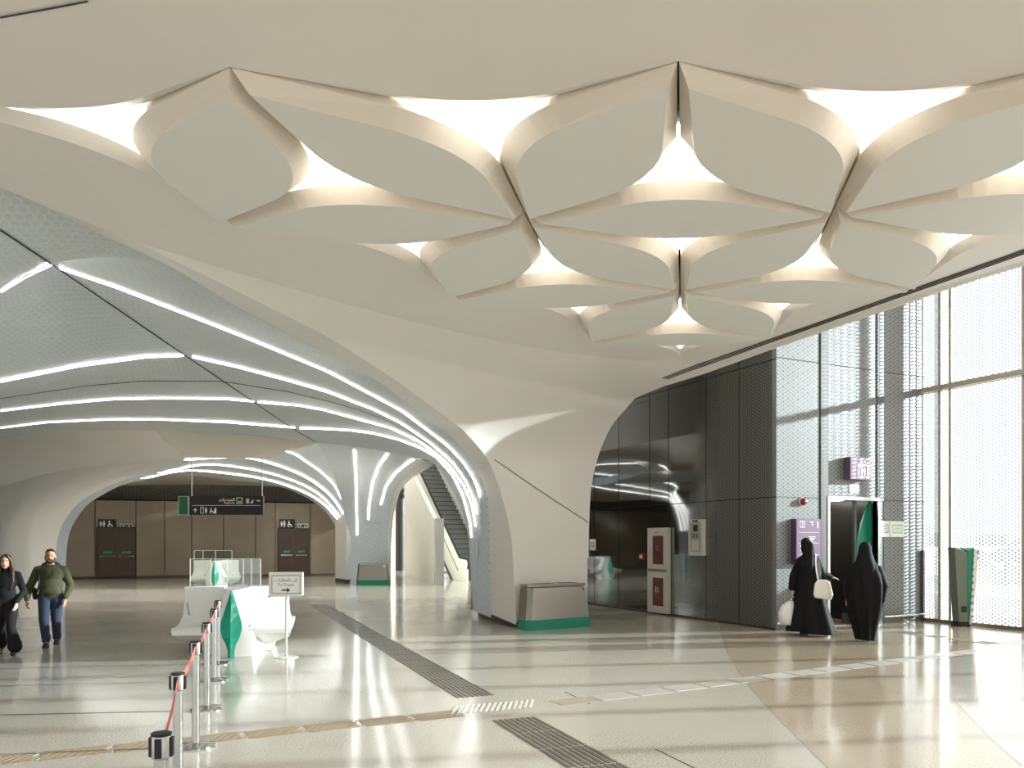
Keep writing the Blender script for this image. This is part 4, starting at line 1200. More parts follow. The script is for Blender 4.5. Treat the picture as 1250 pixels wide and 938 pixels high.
# ------------------------------------------------------------------ dark wall fittings (face -x)
WX = Matrix(((0, 1, 0, 0), (-1, 0, 0, 0), (0, 0, 1, 0), (0, 0, 0, 1)))      # local x -> -Y, local y -> +X
def dark_empty(name, y, z, lab, cat):
    e = empty(name); e.matrix_world = Matrix.Translation((XD - .006, y, z)) @ WX; tag(e, lab, cat); return e
e = dark_empty('hose_cabinet', 15.2, .04, 'tall cream fire hose cabinet with two dark red windows on the dark wall', 'cabinet')
w2 = .40
b = MB(); b.box((-w2, -.10, 0), (w2, 0, 2.03)); b.build('body', ['cream_metal'], e, bevel=.01)
for z0_, z1_, gm in ((1.07, 1.95, 'red_dark'), (.08, .95, 'red_dark')):
    b = MB(); b.box((-w2 + .13, -.118, z0_), (w2 - .03, -.10, z1_)); d = b.build('door', ['cream_metal'], e, bevel=.004)
    b = MB(); b.box((-w2 + .25, -.122, z0_ + .09), (w2 - .14, -.117, z1_ - .11)); b.build('window', [gm], d)
    b = MB(); b.box((-.03, -.135, z0_ + .42), (.0, -.122, z0_ + .56)); b.box((.05, -.135, z0_ + .40), (.08, -.122, z0_ + .54)); b.build('handle', ['chrome'], d)
    b = MB(); b.tube([(-w2 + .18, -.15, z0_ + .36), (-w2 + .18, -.15, z0_ + .50)], .014); b.build('latch', ['brushed_steel'], d)
b = MB(); b.box((-w2 + .04, -.112, .985), (w2 - .04, -.10, 1.045)); b.build('rail', ['bronze_panel'], e)
b = MB(); b.box((-.08, -.122, 1.90), (.08, -.118, 1.93)); b.build('plate', ['grey_mark'], e)
e = dark_empty('call_point', 15.86, 1.30, 'small red call point box left of the fire hose cabinet', 'call point')
b = MB(); b.box((-.10, -.10, 0), (.10, 0, .14)); b.build('box', ['red'], e, bevel=.006); b = MB(); b.box((-.05, -.104, .035), (.05, -.10, .105)); b.build('face', ['paper'], e)
e = dark_empty('help_phone', 13.80, 1.43, 'tall cream intercom panel on the dotted part of the dark wall', 'intercom')
b = MB(); b.box((-.25, -.09, 0), (.25, 0, .80)); b.build('frame', ['cream_metal'], e, bevel=.008)
b = MB(); b.box((-.17, -.10, .08), (.17, -.088, .74)); b.build('face', ['brushed_steel'], e)
b = MB(); b.box((-.06, -.106, .54), (.08, -.099, .68)); b.build('screen', ['black'], e)
for z in (.45, .40): 
    b = MB(); b.box((-.10, -.106, z), (-.02, -.099, z + .03)); b.box((.02, -.106, z), (.10, -.099, z + .03)); b.build('button', ['dark_grey'], e)
b = MB(); b.box((-.11, -.104, .12), (.13, -.099, .34)); b.build('speaker_plate', ['cream_metal'], e)
b = MB(); b.box((-.10, -.095, .75), (.08, -.088, .79)); b.build('plate', ['red_dark'], e)
e = dark_empty('wall_notice', 18.26, 1.50, 'small pale notice on the dark wall just right of the large column', 'notice')
b = MB(); b.box((-.15, -.012, 0), (.15, 0, .31)); b.build('sheet', ['paper'], e); shape('print', ringrect(-.09, .10, .09, .22, .025), -.014, 'grey_mark', e, .002)

# --- folded pedestal by the glass
pp = fl(1178, 765.5); e = empty('ticket_pedestal', pp, YAW); tag(e, 'leaning grey pedestal with a green inner face by the glass front', 'pedestal')
H = 1.62
b = MB(); b.loft([[Vector((-.12, 0, .10)), Vector((.05, -.02, .10)), Vector((.05, .22, .10)), Vector((-.12, .24, .10))], [Vector((-.21, .0, H)), Vector((.02, -.05, H - .1)), Vector((.02, .24, H)), Vector((-.21, .26, H))]]); b.build('body', ['grey_green'], e)
b = MB(); b.loft([[Vector((.05, -.03, .12)), Vector((.075, -.02, .12)), Vector((.075, .2, .12)), Vector((.05, .2, .12))], [Vector((.02, -.06, H - .06)), Vector((.15, -.06, H + .0)), Vector((.15, .22, H + .0)), Vector((.02, .22, H))]]); b.build('inner_face', ['green'], e)
b = MB(); b.loft([[Vector((.075, -.05, .05)), Vector((.12, -.05, .05)), Vector((.12, .24, .05)), Vector((.075, .24, .05))], [Vector((.15, -.07, H - .02)), Vector((.25, -.07, H - .05)), Vector((.25, .25, H - .05)), Vector((.15, .25, H - .02))]]); b.build('side_panel', ['perforated_white'], e)
b = MB(); b.box((-.14, -.02, 0), (.10, .26, .10)); b.build('foot', ['black_rubber'], e)
b = MB(); b.box((-.08, -.03, .30), (.02, -.008, .42)); b.build('slot_plate', ['black'], e)
pp = fl(1140, 755); e = empty('bollard', pp, 0); tag(e, 'tiny steel bollard between the lift front and the green pedestal', 'bollard')
b = MB(); b.lathe([(.05, 0), (.05, .01), (.022, .02), (.022, .17), (.028, .18), (0, .19)], n=16); edge_smooth(b.build('body', ['chrome'], e, smooth=True))

# ------------------------------------------------------------------ escalator and its side wall
wa, wb2 = fl(530, 715).xy, fl(500, 705).xy
m = MB(); m.wall(wa, wb2, -.16, 0, 2.6, z1b=5.3)
wx = wb2 + (wb2 - wa).normalized() * 2
m.wall(wb2, wx, -.16, 0, 5.3)
we = struct(m.build('wall_escalator', ['white_paint']))
d_ = (wb2 - wa).normalized()
m = MB(); m.wall(wa - d_ * .30, wa, -.34, 0, 2.65); m.build('end_post', ['brushed_steel'], we)
XS, XT = 13.0, 14.45; Y0 = 31.2; SL = .80; NST = 26; TR = 5.9
e = empty('escalator', (0, 0, 0)); tag(e, 'long grey escalator rising away between white walls behind the arch', 'escalator')
rise, run = .235, .235 / SL
for i in range(NST):
    y = Y0 + .9 + i * run; z = (i + 1) * rise
    b = MB(); b.box((XS + .03, y, z - rise - .02), (XT - .03, y + run + .02, z), 0); b.box((XS + .03, y - .012, z - .035), (XT - .03, y + .0, z + .002), 1); b.build('step', ['step_grey', 'step_edge'], e)
yt = Y0 + .9 + NST * run; zt = NST * rise
for nm, x in (('balustrade', XS - .07), ('balustrade', XT + .0)):
    b = MB(); th = .07
    pr = [(Y0, 0), (Y0, .92), (Y0 + .9, .98), (yt, zt + .95), (yt + 1.0, zt + .95), (yt + 1.0, zt - 1.0), (yt, zt - .9), (Y0 + 1.6, 0)]
    b.prism([(p[0], p[1]) for p in pr], th, Matrix.Translation((x, 0, 0)) @ Matrix(((0, 0, 1, 0), (1, 0, 0, 0), (0, 1, 0, 0), (0, 0, 0, 1)))); bl_ = b.build(nm, ['white_paint'], e)
    b = MB(); b.tube([(x + th / 2, Y0 - .05, .55), (x + th / 2, Y0 - .12, .8), (x + th / 2, Y0, .96), (x + th / 2, Y0 + .9, 1.02), (x + th / 2, yt, zt + .99), (x + th / 2, yt + 1, zt + .99)], .05, 10); b.build('handrail', ['black_rubber'], bl_, smooth=True)
    b = MB(); b.tube([(x - .006 if x < XT - .5 else x + th + .006, Y0 + 1.0, .45), (x - .006 if x < XT - .5 else x + th + .006, yt, zt + .36)], .018, 6); b.build('joint_strip', ['black'], bl_)
b = MB(); b.box((XS, Y0 - .4, 0), (XT, Y0 + .95, .02)); b.build('landing_plate', ['brushed_steel'], e)
b = MB(); b.prism([(Y0 + .9, -.0), (yt, zt - rise - .3), (yt + .6, zt - rise - .3), (Y0 + 2.2, 0)], XT - XS - .02, Matrix.Translation((XS + .01, 0, 0)) @ Matrix(((0, 0, 1, 0), (1, 0, 0, 0), (0, 1, 0, 0), (0, 0, 0, 1)))); b.build('truss', ['dark_grey'], e)
m = MB(); m.box((14.8, 33.2, 0), (14.95, 36.0, 6.8)); struct(m.build('wall_stair', ['white_paint']))
# ------------------------------------------------------------------ people
def fuse(name, mb, mats, parent, voxel=.012, smooth=6, extra=None):
    """one continuous surface from overlapping limbs: voxel remesh, then smoothing"""
    me = mb.mesh('tmp', ['skin'])
    bm = bmesh.new(); bm.from_mesh(me); bmesh.ops.recalc_face_normals(bm, faces=bm.faces); bm.to_mesh(me); bm.free()
    o = bpy.data.objects.new('tmp', me); COL.objects.link(o)
    r = o.modifiers.new('r', 'REMESH'); r.mode = 'VOXEL'; r.voxel_size = voxel; r.use_smooth_shade = True
    s = o.modifiers.new('s', 'SMOOTH'); s.iterations = smooth; s.factor = .5
    dg = bpy.context.evaluated_depsgraph_get(); dg.update()
    me2 = bpy.data.meshes.new_from_object(o.evaluated_get(dg)); bpy.data.objects.remove(o); bpy.data.meshes.remove(me)
    me2.materials.clear()
    for m in mats: me2.materials.append(MATS[m])
    for p in me2.polygons: p.use_smooth = True; p.material_index = 0
    n = bpy.data.objects.new(name, me2); COL.objects.link(n); n.parent = parent
    return n
def hand(b, wrist, tip, palm_n, side, L=.17, curl=.35):
    """palm, four unequal bent fingers and a thumb; palm_n = normal of the palm, side = thumb side"""
    w = Vector(wrist); d = (Vector(tip) - w).normalized(); n = Vector(palm_n); n = (n - d * n.dot(d)).normalized(); s = d.cross(n).normalized() * side
    pc = w + d * (L * .27)
    b.cap(w, .022, w + d * L * .12, .024)
    for k in (-1, -.33, .33, 1): b.cap(w + d * L * .12 + s * (k * .013), .014, w + d * L * .46 + s * (k * .028), .0115)
    for k, ln in ((1, .40), (.33, .46), (-.33, .43), (-1, .34)):
        a = w + d * L * .46 + s * (k * .027); c = a + (d * math.cos(curl * .6) + n * math.sin(curl * .6)) * (L * ln * .5); e = c + (d * math.cos(curl * 1.8) + n * math.sin(curl * 1.8)) * (L * ln * .5)
        b.cap(a, .0095, c, .009); b.cap(c, .009, e, .0075)
    a = w + d * L * .16 + s * .026; c = a + (d * .75 + s * .6 + n * .2).normalized() * (L * .24); e = c + (d * .9 + s * .15 + n * .35).normalized() * (L * .2)
    b.cap(a, .0125, c, .0105); b.cap(c, .0105, e, .0085)
def head(b, c, h=.225, M=None, tilt=0):
    """head centred at c (mid height), facing -y"""
    c = Vector(c); k = h / .225
    b.ell((c.x, c.y + .012 * k, c.z + .028 * k), (.072 * k, .09 * k, .084 * k))
    b.ell((c.x, c.y - .018 * k, c.z - .032 * k), (.058 * k, .062 * k, .078 * k))
    b.ell((c.x, c.y - .045 * k, c.z - .085 * k), (.030 * k, .026 * k, .024 * k))
    b.cap((c.x, c.y - .078 * k, c.z + .005 * k), .009 * k, (c.x, c.y - .094 * k, c.z - .030 * k), .013 * k)
    for sx in (-1, 1):
        b.ell((c.x + sx * .074 * k, c.y + .014 * k, c.z - .010 * k), (.010 * k, .019 * k, .030 * k))
        b.ell((c.x + sx * .036 * k, c.y - .058 * k, c.z - .028 * k), (.018 * k, .018 * k, .016 * k))
    b.cap((c.x, c.y + .02 * k, c.z - .06 * k), .054 * k, (c.x, c.y + .03 * k, c.z - .15 * k), .055 * k)
def face_bits(c, parent, lip='lip', h=.225, brow='hair_black'):
    c = Vector(c); k = h / .225
    for sx in (-1, 1):
        b = MB(); b.ell((c.x + sx * .030 * k, c.y - .073 * k, c.z + .004 * k), (.0115 * k, .006 * k, .006 * k)); b.build('eye', ['eye'], parent, smooth=True)
        b = MB(); b.cap((c.x + sx * .015 * k, c.y - .080 * k, c.z + .025 * k), .004, (c.x + sx * .046 * k, c.y - .070 * k, c.z + .026 * k), .004); b.build('eyebrow', [brow], parent, smooth=True)
    b = MB(); b.ell((c.x, c.y - .076 * k, c.z - .058 * k), (.022 * k, .008 * k, .007 * k)); b.build('mouth', [lip], parent, smooth=True)

# --- man in the olive hoodie
e = empty('person', fl(62, 789.5), YAW + .46); tag(e, 'man in an olive hooded sweatshirt and blue jeans, walking towards the camera', 'person')
hc = Vector((-.005, -.02, 1.495))
b = MB(); head(b, hc, .235)
b.cap((0, .02, 1.36), .06, (0, .02, 1.26), .10); b.cap((-.13, .02, 1.28), .06, (.13, .02, 1.28), .06); b.cap((0, .01, 1.2), .12, (0, .0, .88), .12)
b.cap((0, .01, .9), .10, (0, .01, .84), .08)
for sx, el, wr in ((-1, (-.305, .03, .99), (-.335, -.06, .775)), (1, (.285, .05, 1.0), (.215, -.10, .79))):
    b.cap((sx * .17, .02, 1.27), .05, el, .04); b.cap(el, .038, wr, .025)
    hand(b, wr, (wr[0] * .96, wr[1] - .06, wr[2] - .17), (-sx * .8, .4, 0), -sx if sx < 0 else -1, .17, .45) if sx < 0 else hand(b, wr, (wr[0] - .01, wr[1] - .05, wr[2] - .17), (-.8, .4, 0), 1, .17, .45)
for sx, kn, an in ((-1, (-.085, -.09, .44), (-.06, -.06, .09)), (1, (.07, .02, .45), (.075, .14, .12))):
    b.cap((sx * .085, 0, .80), .07, kn, .05); b.cap(kn, .05, an, .035); b.cap(an, .033, (an[0], an[1] - .08, an[2] - .045), .022)
fuse('body', b, ['skin'], e, .0085, 4)
face_bits(hc, e, h=.235)
b = MB()    # hair: cap over the crown, back and sides
b.ell((hc.x, hc.y + .030, hc.z + .050), (.079, .091, .082)); b.ell((hc.x, hc.y + .055, hc.z + .0), (.074, .062, .09)); b.cap((hc.x - .04, hc.y - .042, hc.z + .108), .016, (hc.x + .04, hc.y - .042, hc.z + .108), .016)
fuse('hair', b, ['hair_black'], e, .009, 3)
b = MB()
for sx in (-1, 1):
    b.cap((hc.x + sx * .066, hc.y - .01, hc.z - .025), .014, (hc.x + sx * .048, hc.y - .045, hc.z - .085), .016); b.cap((hc.x + sx * .048, hc.y - .045, hc.z - .085), .017, (hc.x, hc.y - .064, hc.z - .103), .020)
    b.cap((hc.x + sx * .026, hc.y - .083, hc.z - .052), .0065, (hc.x, hc.y - .089, hc.z - .045), .007)
    b.cap((hc.x + sx * .03, hc.y - .076, hc.z - .056), .006, (hc.x + sx * .03, hc.y - .065, hc.z - .09), .012)
fuse('beard', b, ['hair_black'], e, .006, 2)
b = MB()    # hooded sweatshirt
b.cap((-.135, .02, 1.275), .078, (.135, .02, 1.275), .078); b.ell((0, .0, 1.20), (.19, .135, .17)); b.ell((0, -.01, 1.02), (.185, .14, .20)); b.ell((0, -.0, .90), (.18, .135, .13))
b.cap((-.10, 0, .845), .085, (.10, 0, .845), .085); 
for sx, el, wr in ((-1, (-.305, .03, .99), (-.335, -.06, .80)), (1, (.285, .05, 1.0), (.218, -.095, .815))):
    b.cap((sx * .185, .02, 1.27), .074, el, .062); b.cap(el, .062, wr, .043); b.cap(el, .058, (el[0] + sx * .012, el[1] + .02, el[2] + .03), .05)
    b.cap((wr[0], wr[1], wr[2] + .03), .045, wr, .043)
for k in range(9):      # hood gathered round the neck
    a = PI * (.08 + .84 * k / 8); a2 = PI * (.08 + .84 * (k + 1) / 8) if k < 8 else a
    b.cap((.105 * math.cos(a), .03 + .085 * math.sin(a), 1.345 + .035 * math.sin(a)), .038, (.105 * math.cos(a2), .03 + .085 * math.sin(a2), 1.345 + .035 * math.sin(a2)), .038)
b.cap((.10, .02, 1.345), .036, (.015, -.10, 1.26), .022); b.cap((-.10, .02, 1.345), .036, (-.015, -.10, 1.26), .022)
hd = fuse('hoodie', b, ['hoodie'], e, .011, 5)
for sx in (-1, 1):
    b = MB(); b.tube([(sx * .035, -.115, 1.27), (sx * .042, -.143, 1.20), (sx * .038, -.150, 1.12)], .006, 6); b.build('drawstring', ['hoodie_dark'], e)
b = MB(); b.loft([[Vector((x * w_, -.118 - .03 * (1 - abs(x)) + .0, z)) for x in (-1, -.5, 0, .5, 1)] + [Vector((x * w_, -.10, z)) for x in (1, 0, -1)] for w_, z in ((.13, .87), (.145, .93), (.10, 1.03))]); b.build('pouch_pocket', ['hoodie'], e, smooth=True)
b = MB(); b.tube([(-.20, -.06, 1.28), (-.155, -.135, 1.18), (-.16, -.145, 1.02), (-.19, -.08, .90)], .012, 8); b.cap((-.235, .03, .95), .035, (-.225, .05, .82), .04); b.build('backpack_strap', ['black'], e, smooth=True)
b = MB()
b.cap((-.09, 0, .83), .105, (.09, 0, .83), .105)
for sx, kn, an in ((-1, (-.09, -.09, .44), (-.065, -.055, .12)), (1, (.075, .02, .45), (.078, .13, .14))):
    b.cap((sx * .085, 0, .79), .105, kn, .078); b.cap(kn, .076, an, .062); b.cap((an[0] + .01, an[1], an[2] + .05), .064, an, .066)
fuse('jeans', b, ['jeans'], e, .011, 4)
for an in ((-.065, -.06, .05), (.078, .13, .07)):
    b = MB(); b.cap((an[0], an[1] + .05, an[2] + .0), .045, (an[0], an[1] - .12, an[2] - .012), .038); b.box((an[0] - .045, an[1] - .16, an[2] - .05), (an[0] + .045, an[1] + .09, an[2] - .025))
    fuse('shoe', b, ['shoe'], e, .01, 3)

# --- woman in black
e = empty('person', fl(7, 799.5), YAW + .42); tag(e, 'woman with long brown hair in a black polo-neck and black flared trousers', 'person')
hc = Vector((.0, -.02, 1.43))
b = MB(); head(b, hc, .215)
b.cap((0, .01, 1.3), .055, (0, .01, 1.22), .085); b.cap((-.10, .02, 1.23), .05, (.10, .02, 1.23), .05); b.cap((0, .01, 1.15), .10, (0, 0, .9), .10); b.cap((0, .01, .88), .09, (0, .01, .82), .07)
arms = ((-1, (-.24, .04, .98), (-.20, -.08, .80)), (1, (.235, .04, .97), (.165, -.12, .80)))
for sx, el, wr in arms:
    b.cap((sx * .145, .02, 1.22), .042, el, .034); b.cap(el, .033, wr, .021)
    hand(b, wr, (wr[0] - sx * .03, wr[1] - .05, wr[2] - .15), (-sx * .8, .4, 0), -1 if sx < 0 else 1, .155, .5)
for sx, kn, an in ((-1, (-.085, .05, .43), (-.10, .16, .14)), (1, (.075, -.10, .43), (.115, -.09, .10))):
    b.cap((sx * .08, 0, .78), .075, kn, .048); b.cap(kn, .047, an, .033); b.cap(an, .030, (an[0], an[1] - .05, an[2] - .055), .020)
fuse('body', b, ['skin_light'], e, .0085, 4)
face_bits(hc, e, h=.215, brow='hair_brown')
b = MB(); b.ell((0, hc.y + .035, hc.z + .045), (.082, .088, .08)); b.ell((0, hc.y + .065, hc.z - .03), (.085, .055, .12))
for sx in (-1, 1):
    b.cap((sx * .03, hc.y - .055, hc.z + .095), .022, (sx * .078, hc.y - .02, hc.z + .0), .022); b.cap((sx * .078, hc.y - .02, hc.z), .024, (sx * .095, hc.y - .035, hc.z - .14), .030)
    b.cap((sx * .095, hc.y - .035, hc.z - .14), .034, (sx * .10, -.09, hc.z - .30), .036); b.cap((sx * .10, -.09, hc.z - .30), .036, (sx * .085, -.105, hc.z - .42), .016)
b.cap((0, .07, hc.z - .08), .085, (0, .10, hc.z - .30), .075)
fuse('hair', b, ['hair_brown'], e, .009, 3)
b = MB()
b.cap((0, -.005, 1.335), .061, (0, .005, 1.27), .070); b.cap((-.10, .02, 1.235), .066, (.10, .02, 1.235), .066); b.ell((0, -.01, 1.12), (.155, .125, .16)); b.ell((0, -.01, .96), (.14, .115, .17)); b.cap((-.075, 0, .87), .095, (.075, 0, .87), .095)
for sx, el, wr in arms:
    b.cap((sx * .15, .02, 1.225), .060, el, .050); b.cap(el, .050, (wr[0], wr[1], wr[2] + .02), .036)
fuse('sweater', b, ['black_knit'], e, .011, 4)
b = MB(); b.cap((-.07, 0, .83), .10, (.07, 0, .83), .10)
for sx, kn, an in ((-1, (-.085, .05, .43), (-.105, .16, .17)), (1, (.08, -.10, .43), (.135, -.085, .13))):
    b.cap((sx * .078, 0, .77), .10, kn, .068); b.cap(kn, .068, an, .10); b.cap((an[0], an[1], an[2] + .04), .097, an, .104)
fuse('trousers', b, ['black_knit'], e, .011, 3)
for an in ((-.10, .16, .06), (.115, -.09, .06)):
    b = MB(); b.cap((an[0], an[1] + .03, an[2] + .04), .038, (an[0], an[1] + .03, an[2] - .0), .04); b.cap((an[0], an[1] + .03, an[2] - .02), .036, (an[0], an[1] - .13, an[2] - .034), .027); b.box((an[0] - .028, an[1] + .01, an[2] - .06), (an[0] + .028, an[1] + .06, an[2])); 
    fuse('boot', b, ['shoe'], e, .009, 3)

# --- woman in abaya with the white bag, seen from behind, turned to the right
def folds(rings, n=48, amp=None):
    """rings: (z, cx, cy, rx, ry, fold amplitude, number of folds, phase)"""
    out = []
    for z, cx, cy, rx, ry, a, k, ph in rings:
        out.append([Vector((cx + (rx + a * math.sin(k * t + ph)) * math.cos(t), cy + (ry + a * math.sin(k * t + ph + .6)) * math.sin(t), z + (a * .8 * math.sin(2 * t + ph) if z < .2 else 0))) for t in [2 * PI * i / n for i in range(n)]])
    return out
e = empty('person', fl(990, 776), YAW - .22); tag(e, 'woman in a black abaya with a white handbag, reaching towards the lift doorway', 'person')
hz = 1.70
hm = Matrix.Translation((-.035, .0, 1.685)) @ Matrix.Rotation(PI * .45, 4, 'Z')      # face turned right and away
b = MB(); hb = MB(); head(hb, (0, 0, 0), .22)
b.v = [tuple(hm @ Vector(p)) for p in hb.v]; b.f = list(hb.f); b.m = list(hb.m)
b.cap((-.03, .0, 1.58), .055, (-.03, 0, 1.42), .10); b.cap((-.03, 0, 1.4), .13, (-.03, 0, .95), .13)
for sx in (-1, 1):
    b.cap((sx * .09 - .02, 0, .95), .09, (sx * .10 - .03, .02, .5), .06); b.cap((sx * .10 - .03, .02, .5), .06, (sx * .12 - .02, .0, .10), .035)
b.cap((.06, .02, 1.40), .05, (.20, .12, 1.16), .04); b.cap((.20, .12, 1.16), .037, (.41, .22, 1.07), .024)
hand(b, (.41, .22, 1.07), (.60, .30, 1.03), (-.3, .2, -.9), 1, .165, .3)
b.cap((-.17, 0, 1.40), .05, (-.30, .06, 1.10), .038); b.cap((-.30, .06, 1.10), .036, (-.33, .02, .80), .024)
hand(b, (-.33, .02, .80), (-.34, .01, .64), (.9, .2, 0), -1, .16, 1.0)
fuse('body', b, ['skin_light'], e, .0095, 3)
for sx in (-1, 1):
    bb = MB(); bb.ell((sx * .028, -.075, .004), (.011, .006, .006), M=None); bb.v = [tuple(hm @ Vector(p)) for p in bb.v]; bb.build('eye', ['eye'], e, smooth=True)
b = MB()    # robe
b.loft(folds([(.06, .0, .02, .43, .34, .035, 7, .3), (.14, .0, .02, .41, .32, .034, 7, .3), (.45, -.02, .02, .33, .26, .026, 7, .4), (.80, -.03, .01, .25, .20, .016, 7, .5), (1.05, -.035, 0, .215, .175, .008, 6, .5), (1.30, -.04, 0, .20, .165, .004, 5, .5), (1.44, -.04, 0, .175, .14, .002, 5, .5), (1.53, -.035, .0, .09, .085, 0, 5, 0)]))
b.cap((.08, .01, 1.40), .085, (.20, .12, 1.15), .080); b.cap((.20, .12, 1.15), .08, (.37, .20, 1.08), .055); b.cap((.22, .12, 1.08), .05, (.33, .19, 1.03), .05)
b.cap((-.18, 0, 1.38), .085, (-.30, .06, 1.10), .078); b.cap((-.30, .06, 1.10), .076, (-.335, .03, .88), .065)
fuse('abaya', b, ['abaya'], e, .013, 2)
b = MB()    # head scarf falling on the back
b.v = [tuple(hm @ Vector(p)) for p in (lambda q: (q.ell((0, .052, .038), (.090, .096, .096)), q.ell((0, .072, -.03), (.094, .072, .10)), q.cap((-.05, .0, -.10), .05, (.05, .0, -.10), .05), q.v)[-1])(b)]
b.cap((-.05, -.07, 1.66), .095, (-.07, -.10, 1.30), .115); b.cap((-.07, -.10, 1.3), .11, (-.09, -.12, 1.06), .06); b.cap((-.04, .03, 1.56), .085, (-.02, .03, 1.44), .13); b.cap((-.10, -.03, 1.74), .07, (-.11, -.05, 1.60), .08)
fuse('head_scarf', b, ['abaya'], e, .011, 3)
for x, y in ((-.16, .02), (.06, -.02), (.20, .10)):
    b = MB(); b.cap((x, y, .05), .034, (x + .10, y + .04, .028), .026); b.cap((x - .02, y, .05), .02, (x - .025, y, .012), .010); fuse('shoe', b, ['shoe'], e, .009, 2)
# her handbag
hb_ = empty('handbag', fl(990, 776), YAW - .22); tag(hb_, 'white handbag on a long strap over the shoulder of the woman by the lift', 'handbag')
b = MB(); b.loft([[Vector((.02, -.34, .72)), Vector((.30, -.30, .68)), Vector((.31, -.22, .68)), Vector((.02, -.24, .72))], [Vector((.0, -.35, .78)), Vector((.34, -.30, .78)), Vector((.34, -.21, .78)), Vector((.0, -.23, .78))], [Vector((.02, -.33, .98)), Vector((.29, -.29, .99)), Vector((.29, -.23, .99)), Vector((.02, -.25, .98))], [Vector((.08, -.31, 1.05)), Vector((.24, -.28, 1.05)), Vector((.24, -.24, 1.05)), Vector((.08, -.26, 1.05))]]); b.build('bag', ['bag_white'], hb_, bevel=.02)
b = MB(); b.ribbon([(.08, -.29, 1.03), (.055, -.26, 1.2), (.05, -.20, 1.38), (.065, -.14, 1.49), (.07, -.02, 1.515)], [Vector((.4, -1, .1)), Vector((.4, -1, .1)), Vector((.4, -1, .2)), Vector((.4, -.8, .5)), Vector((.2, 0, 1))], .028, .006); b.build('strap', ['bag_white'], hb_)
b = MB(); b.tube([(.10, -.29, 1.03), (.12, -.30, 1.10), (.17, -.29, 1.13), (.21, -.28, 1.10), (.22, -.27, 1.03)], .007, 6); b.build('handle', ['black'], hb_)
pb_ = empty('carrier_bag', fl(990, 776), YAW - .22); tag(pb_, 'pale plastic carrier bag hanging from the left hand of the woman by the lift', 'bag')
b = MB(); b.loft(folds([(.18, -.40, .0, .10, .06, .008, 5, 0), (.22, -.41, .0, .15, .075, .010, 5, 0), (.40, -.42, .0, .155, .08, .012, 5, .3), (.55, -.39, .01, .12, .06, .014, 5, .5), (.63, -.36, .015, .05, .03, .008, 5, .5)], 30)); b.build('bag', ['bag_plastic'], pb_, smooth=True)
b = MB(); b.tube([(-.38, .015, .60), (-.352, .012, .67), (-.345, .01, .69), (-.335, .012, .67), (-.33, .015, .60)], .008, 6); b.build('handle', ['bag_plastic'], pb_)

# --- woman in a long black cape, seen from behind
e = empty('person', fl(1056, 783.5), YAW - .35); tag(e, 'woman wholly covered by a long black abaya and veil, seen from behind', 'person')
hc = Vector((0, 0, 1.60))
hm = Matrix.Translation(hc) @ Matrix.Rotation(PI * .96, 4, 'Z')
b = MB(); hb = MB(); head(hb, (0, 0, 0), .22); b.v = [tuple(hm @ Vector(p)) for p in hb.v]; b.f = list(hb.f); b.m = list(hb.m)
b.cap((0, 0, 1.48), .055, (0, 0, 1.36), .10); b.cap((0, 0, 1.32), .12, (0, 0, .9), .12)
for sx in (-1, 1):
    b.cap((sx * .08, 0, .9), .09, (sx * .08, 0, .48), .06); b.cap((sx * .08, 0, .48), .06, (sx * .07, .0, .08), .035); b.cap((sx * .07, 0, .05), .035, (sx * .07, .12, .035), .025)
b.cap((-.15, 0, 1.33), .045, (-.26, .03, 1.02), .036); b.cap((-.26, .03, 1.02), .035, (-.29, .06, .70), .023); hand(b, (-.29, .06, .70), (-.295, .07, .55), (.9, .2, 0), 1, .155, 1.0)
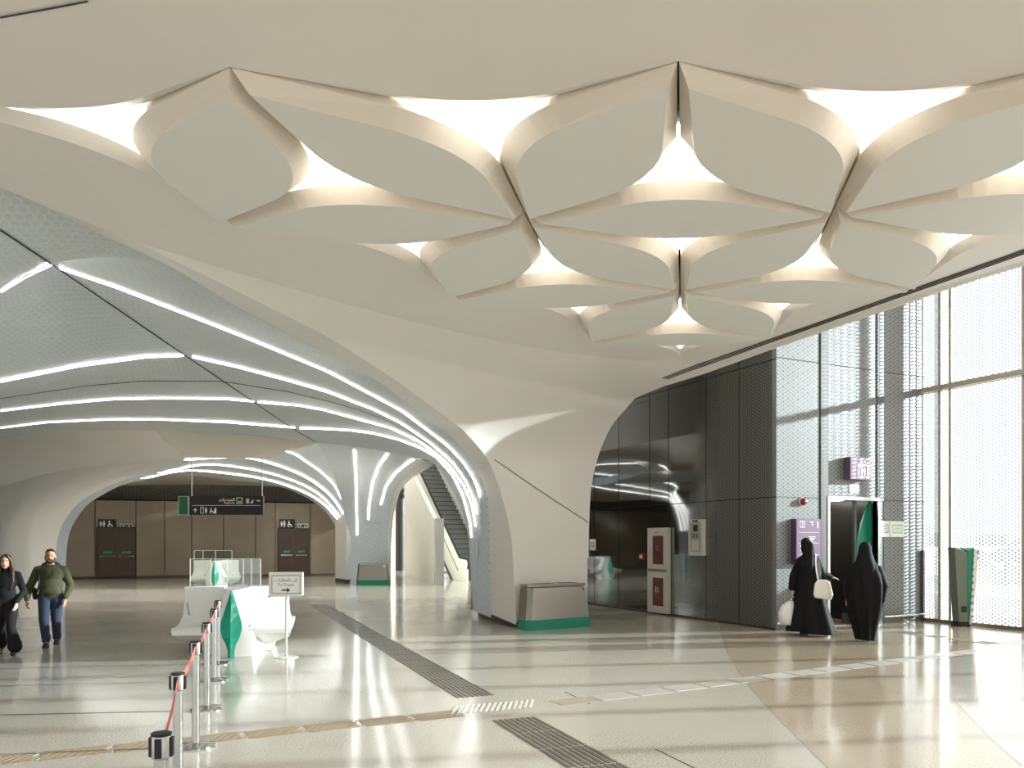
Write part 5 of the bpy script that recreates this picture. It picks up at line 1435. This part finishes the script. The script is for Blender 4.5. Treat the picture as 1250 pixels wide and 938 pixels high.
b.cap((.15, 0, 1.33), .045, (.25, .04, 1.05), .036); b.cap((.25, .04, 1.05), .035, (.20, .22, .92), .023); hand(b, (.20, .22, .92), (.14, .34, .90), (0, 0, -1), 1, .155, .5)
fuse('body', b, ['skin_light'], e, .0095, 3)
b = MB()
b.loft(folds([(.03, .0, .0, .155, .14, .012, 9, .2), (.20, -.005, .0, .19, .16, .016, 9, .3), (.50, -.01, .0, .26, .19, .022, 9, .5), (.78, .0, .0, .30, .20, .024, 8, .7), (1.0, .0, .0, .305, .20, .018, 8, .8), (1.18, .0, .0, .275, .185, .012, 7, .9), (1.33, .0, .0, .215, .16, .006, 6, 1), (1.44, .0, .0, .12, .11, .0, 5, 1)], 64))
b.cap((.20, .0, 1.25), .085, (.285, .03, .98), .095); b.cap((.285, .03, .98), .09, (.275, .02, .72), .05)
b.cap((-.20, .0, 1.25), .085, (-.275, .03, .98), .085); b.cap((-.275, .03, .98), .08, (-.285, .05, .76), .05)
fuse('abaya', b, ['abaya'], e, .013, 2)
b = MB()
b.loft(folds([(.98, .0, -.10, .10, .10, .010, 6, .2), (1.15, .0, -.05, .175, .155, .010, 6, .3), (1.30, .0, -.03, .185, .165, .007, 6, .3), (1.44, .0, -.015, .145, .14, .003, 5, .3), (1.56, .0, -.005, .112, .125, .0, 5, 0), (1.66, .0, .0, .10, .115, 0, 5, 0), (1.72, .0, .0, .066, .08, 0, 5, 0), (1.745, .0, .0, .02, .03, 0, 5, 0)], 48))
fuse('veil', b, ['abaya'], e, .012, 3)
kb = empty('handbag', fl(1056, 783.5), YAW - .35); tag(kb, 'small black bag in the left hand of the veiled woman', 'handbag')
b = MB(); b.loft([[Vector((-.38, .02, .30)), Vector((-.24, .02, .29)), Vector((-.24, .10, .29)), Vector((-.38, .10, .30))], [Vector((-.37, .03, .48)), Vector((-.25, .03, .48)), Vector((-.25, .09, .48)), Vector((-.37, .09, .48))]]); b.build('bag', ['black'], kb, bevel=.015)
for y in (.04, .08):
    b = MB(); b.tube([(-.345, y, .47), (-.325, y, .60), (-.30, y, .62), (-.285, y, .60), (-.275, y, .47)], .006, 6); b.build('handle', ['black_rubber'], kb)
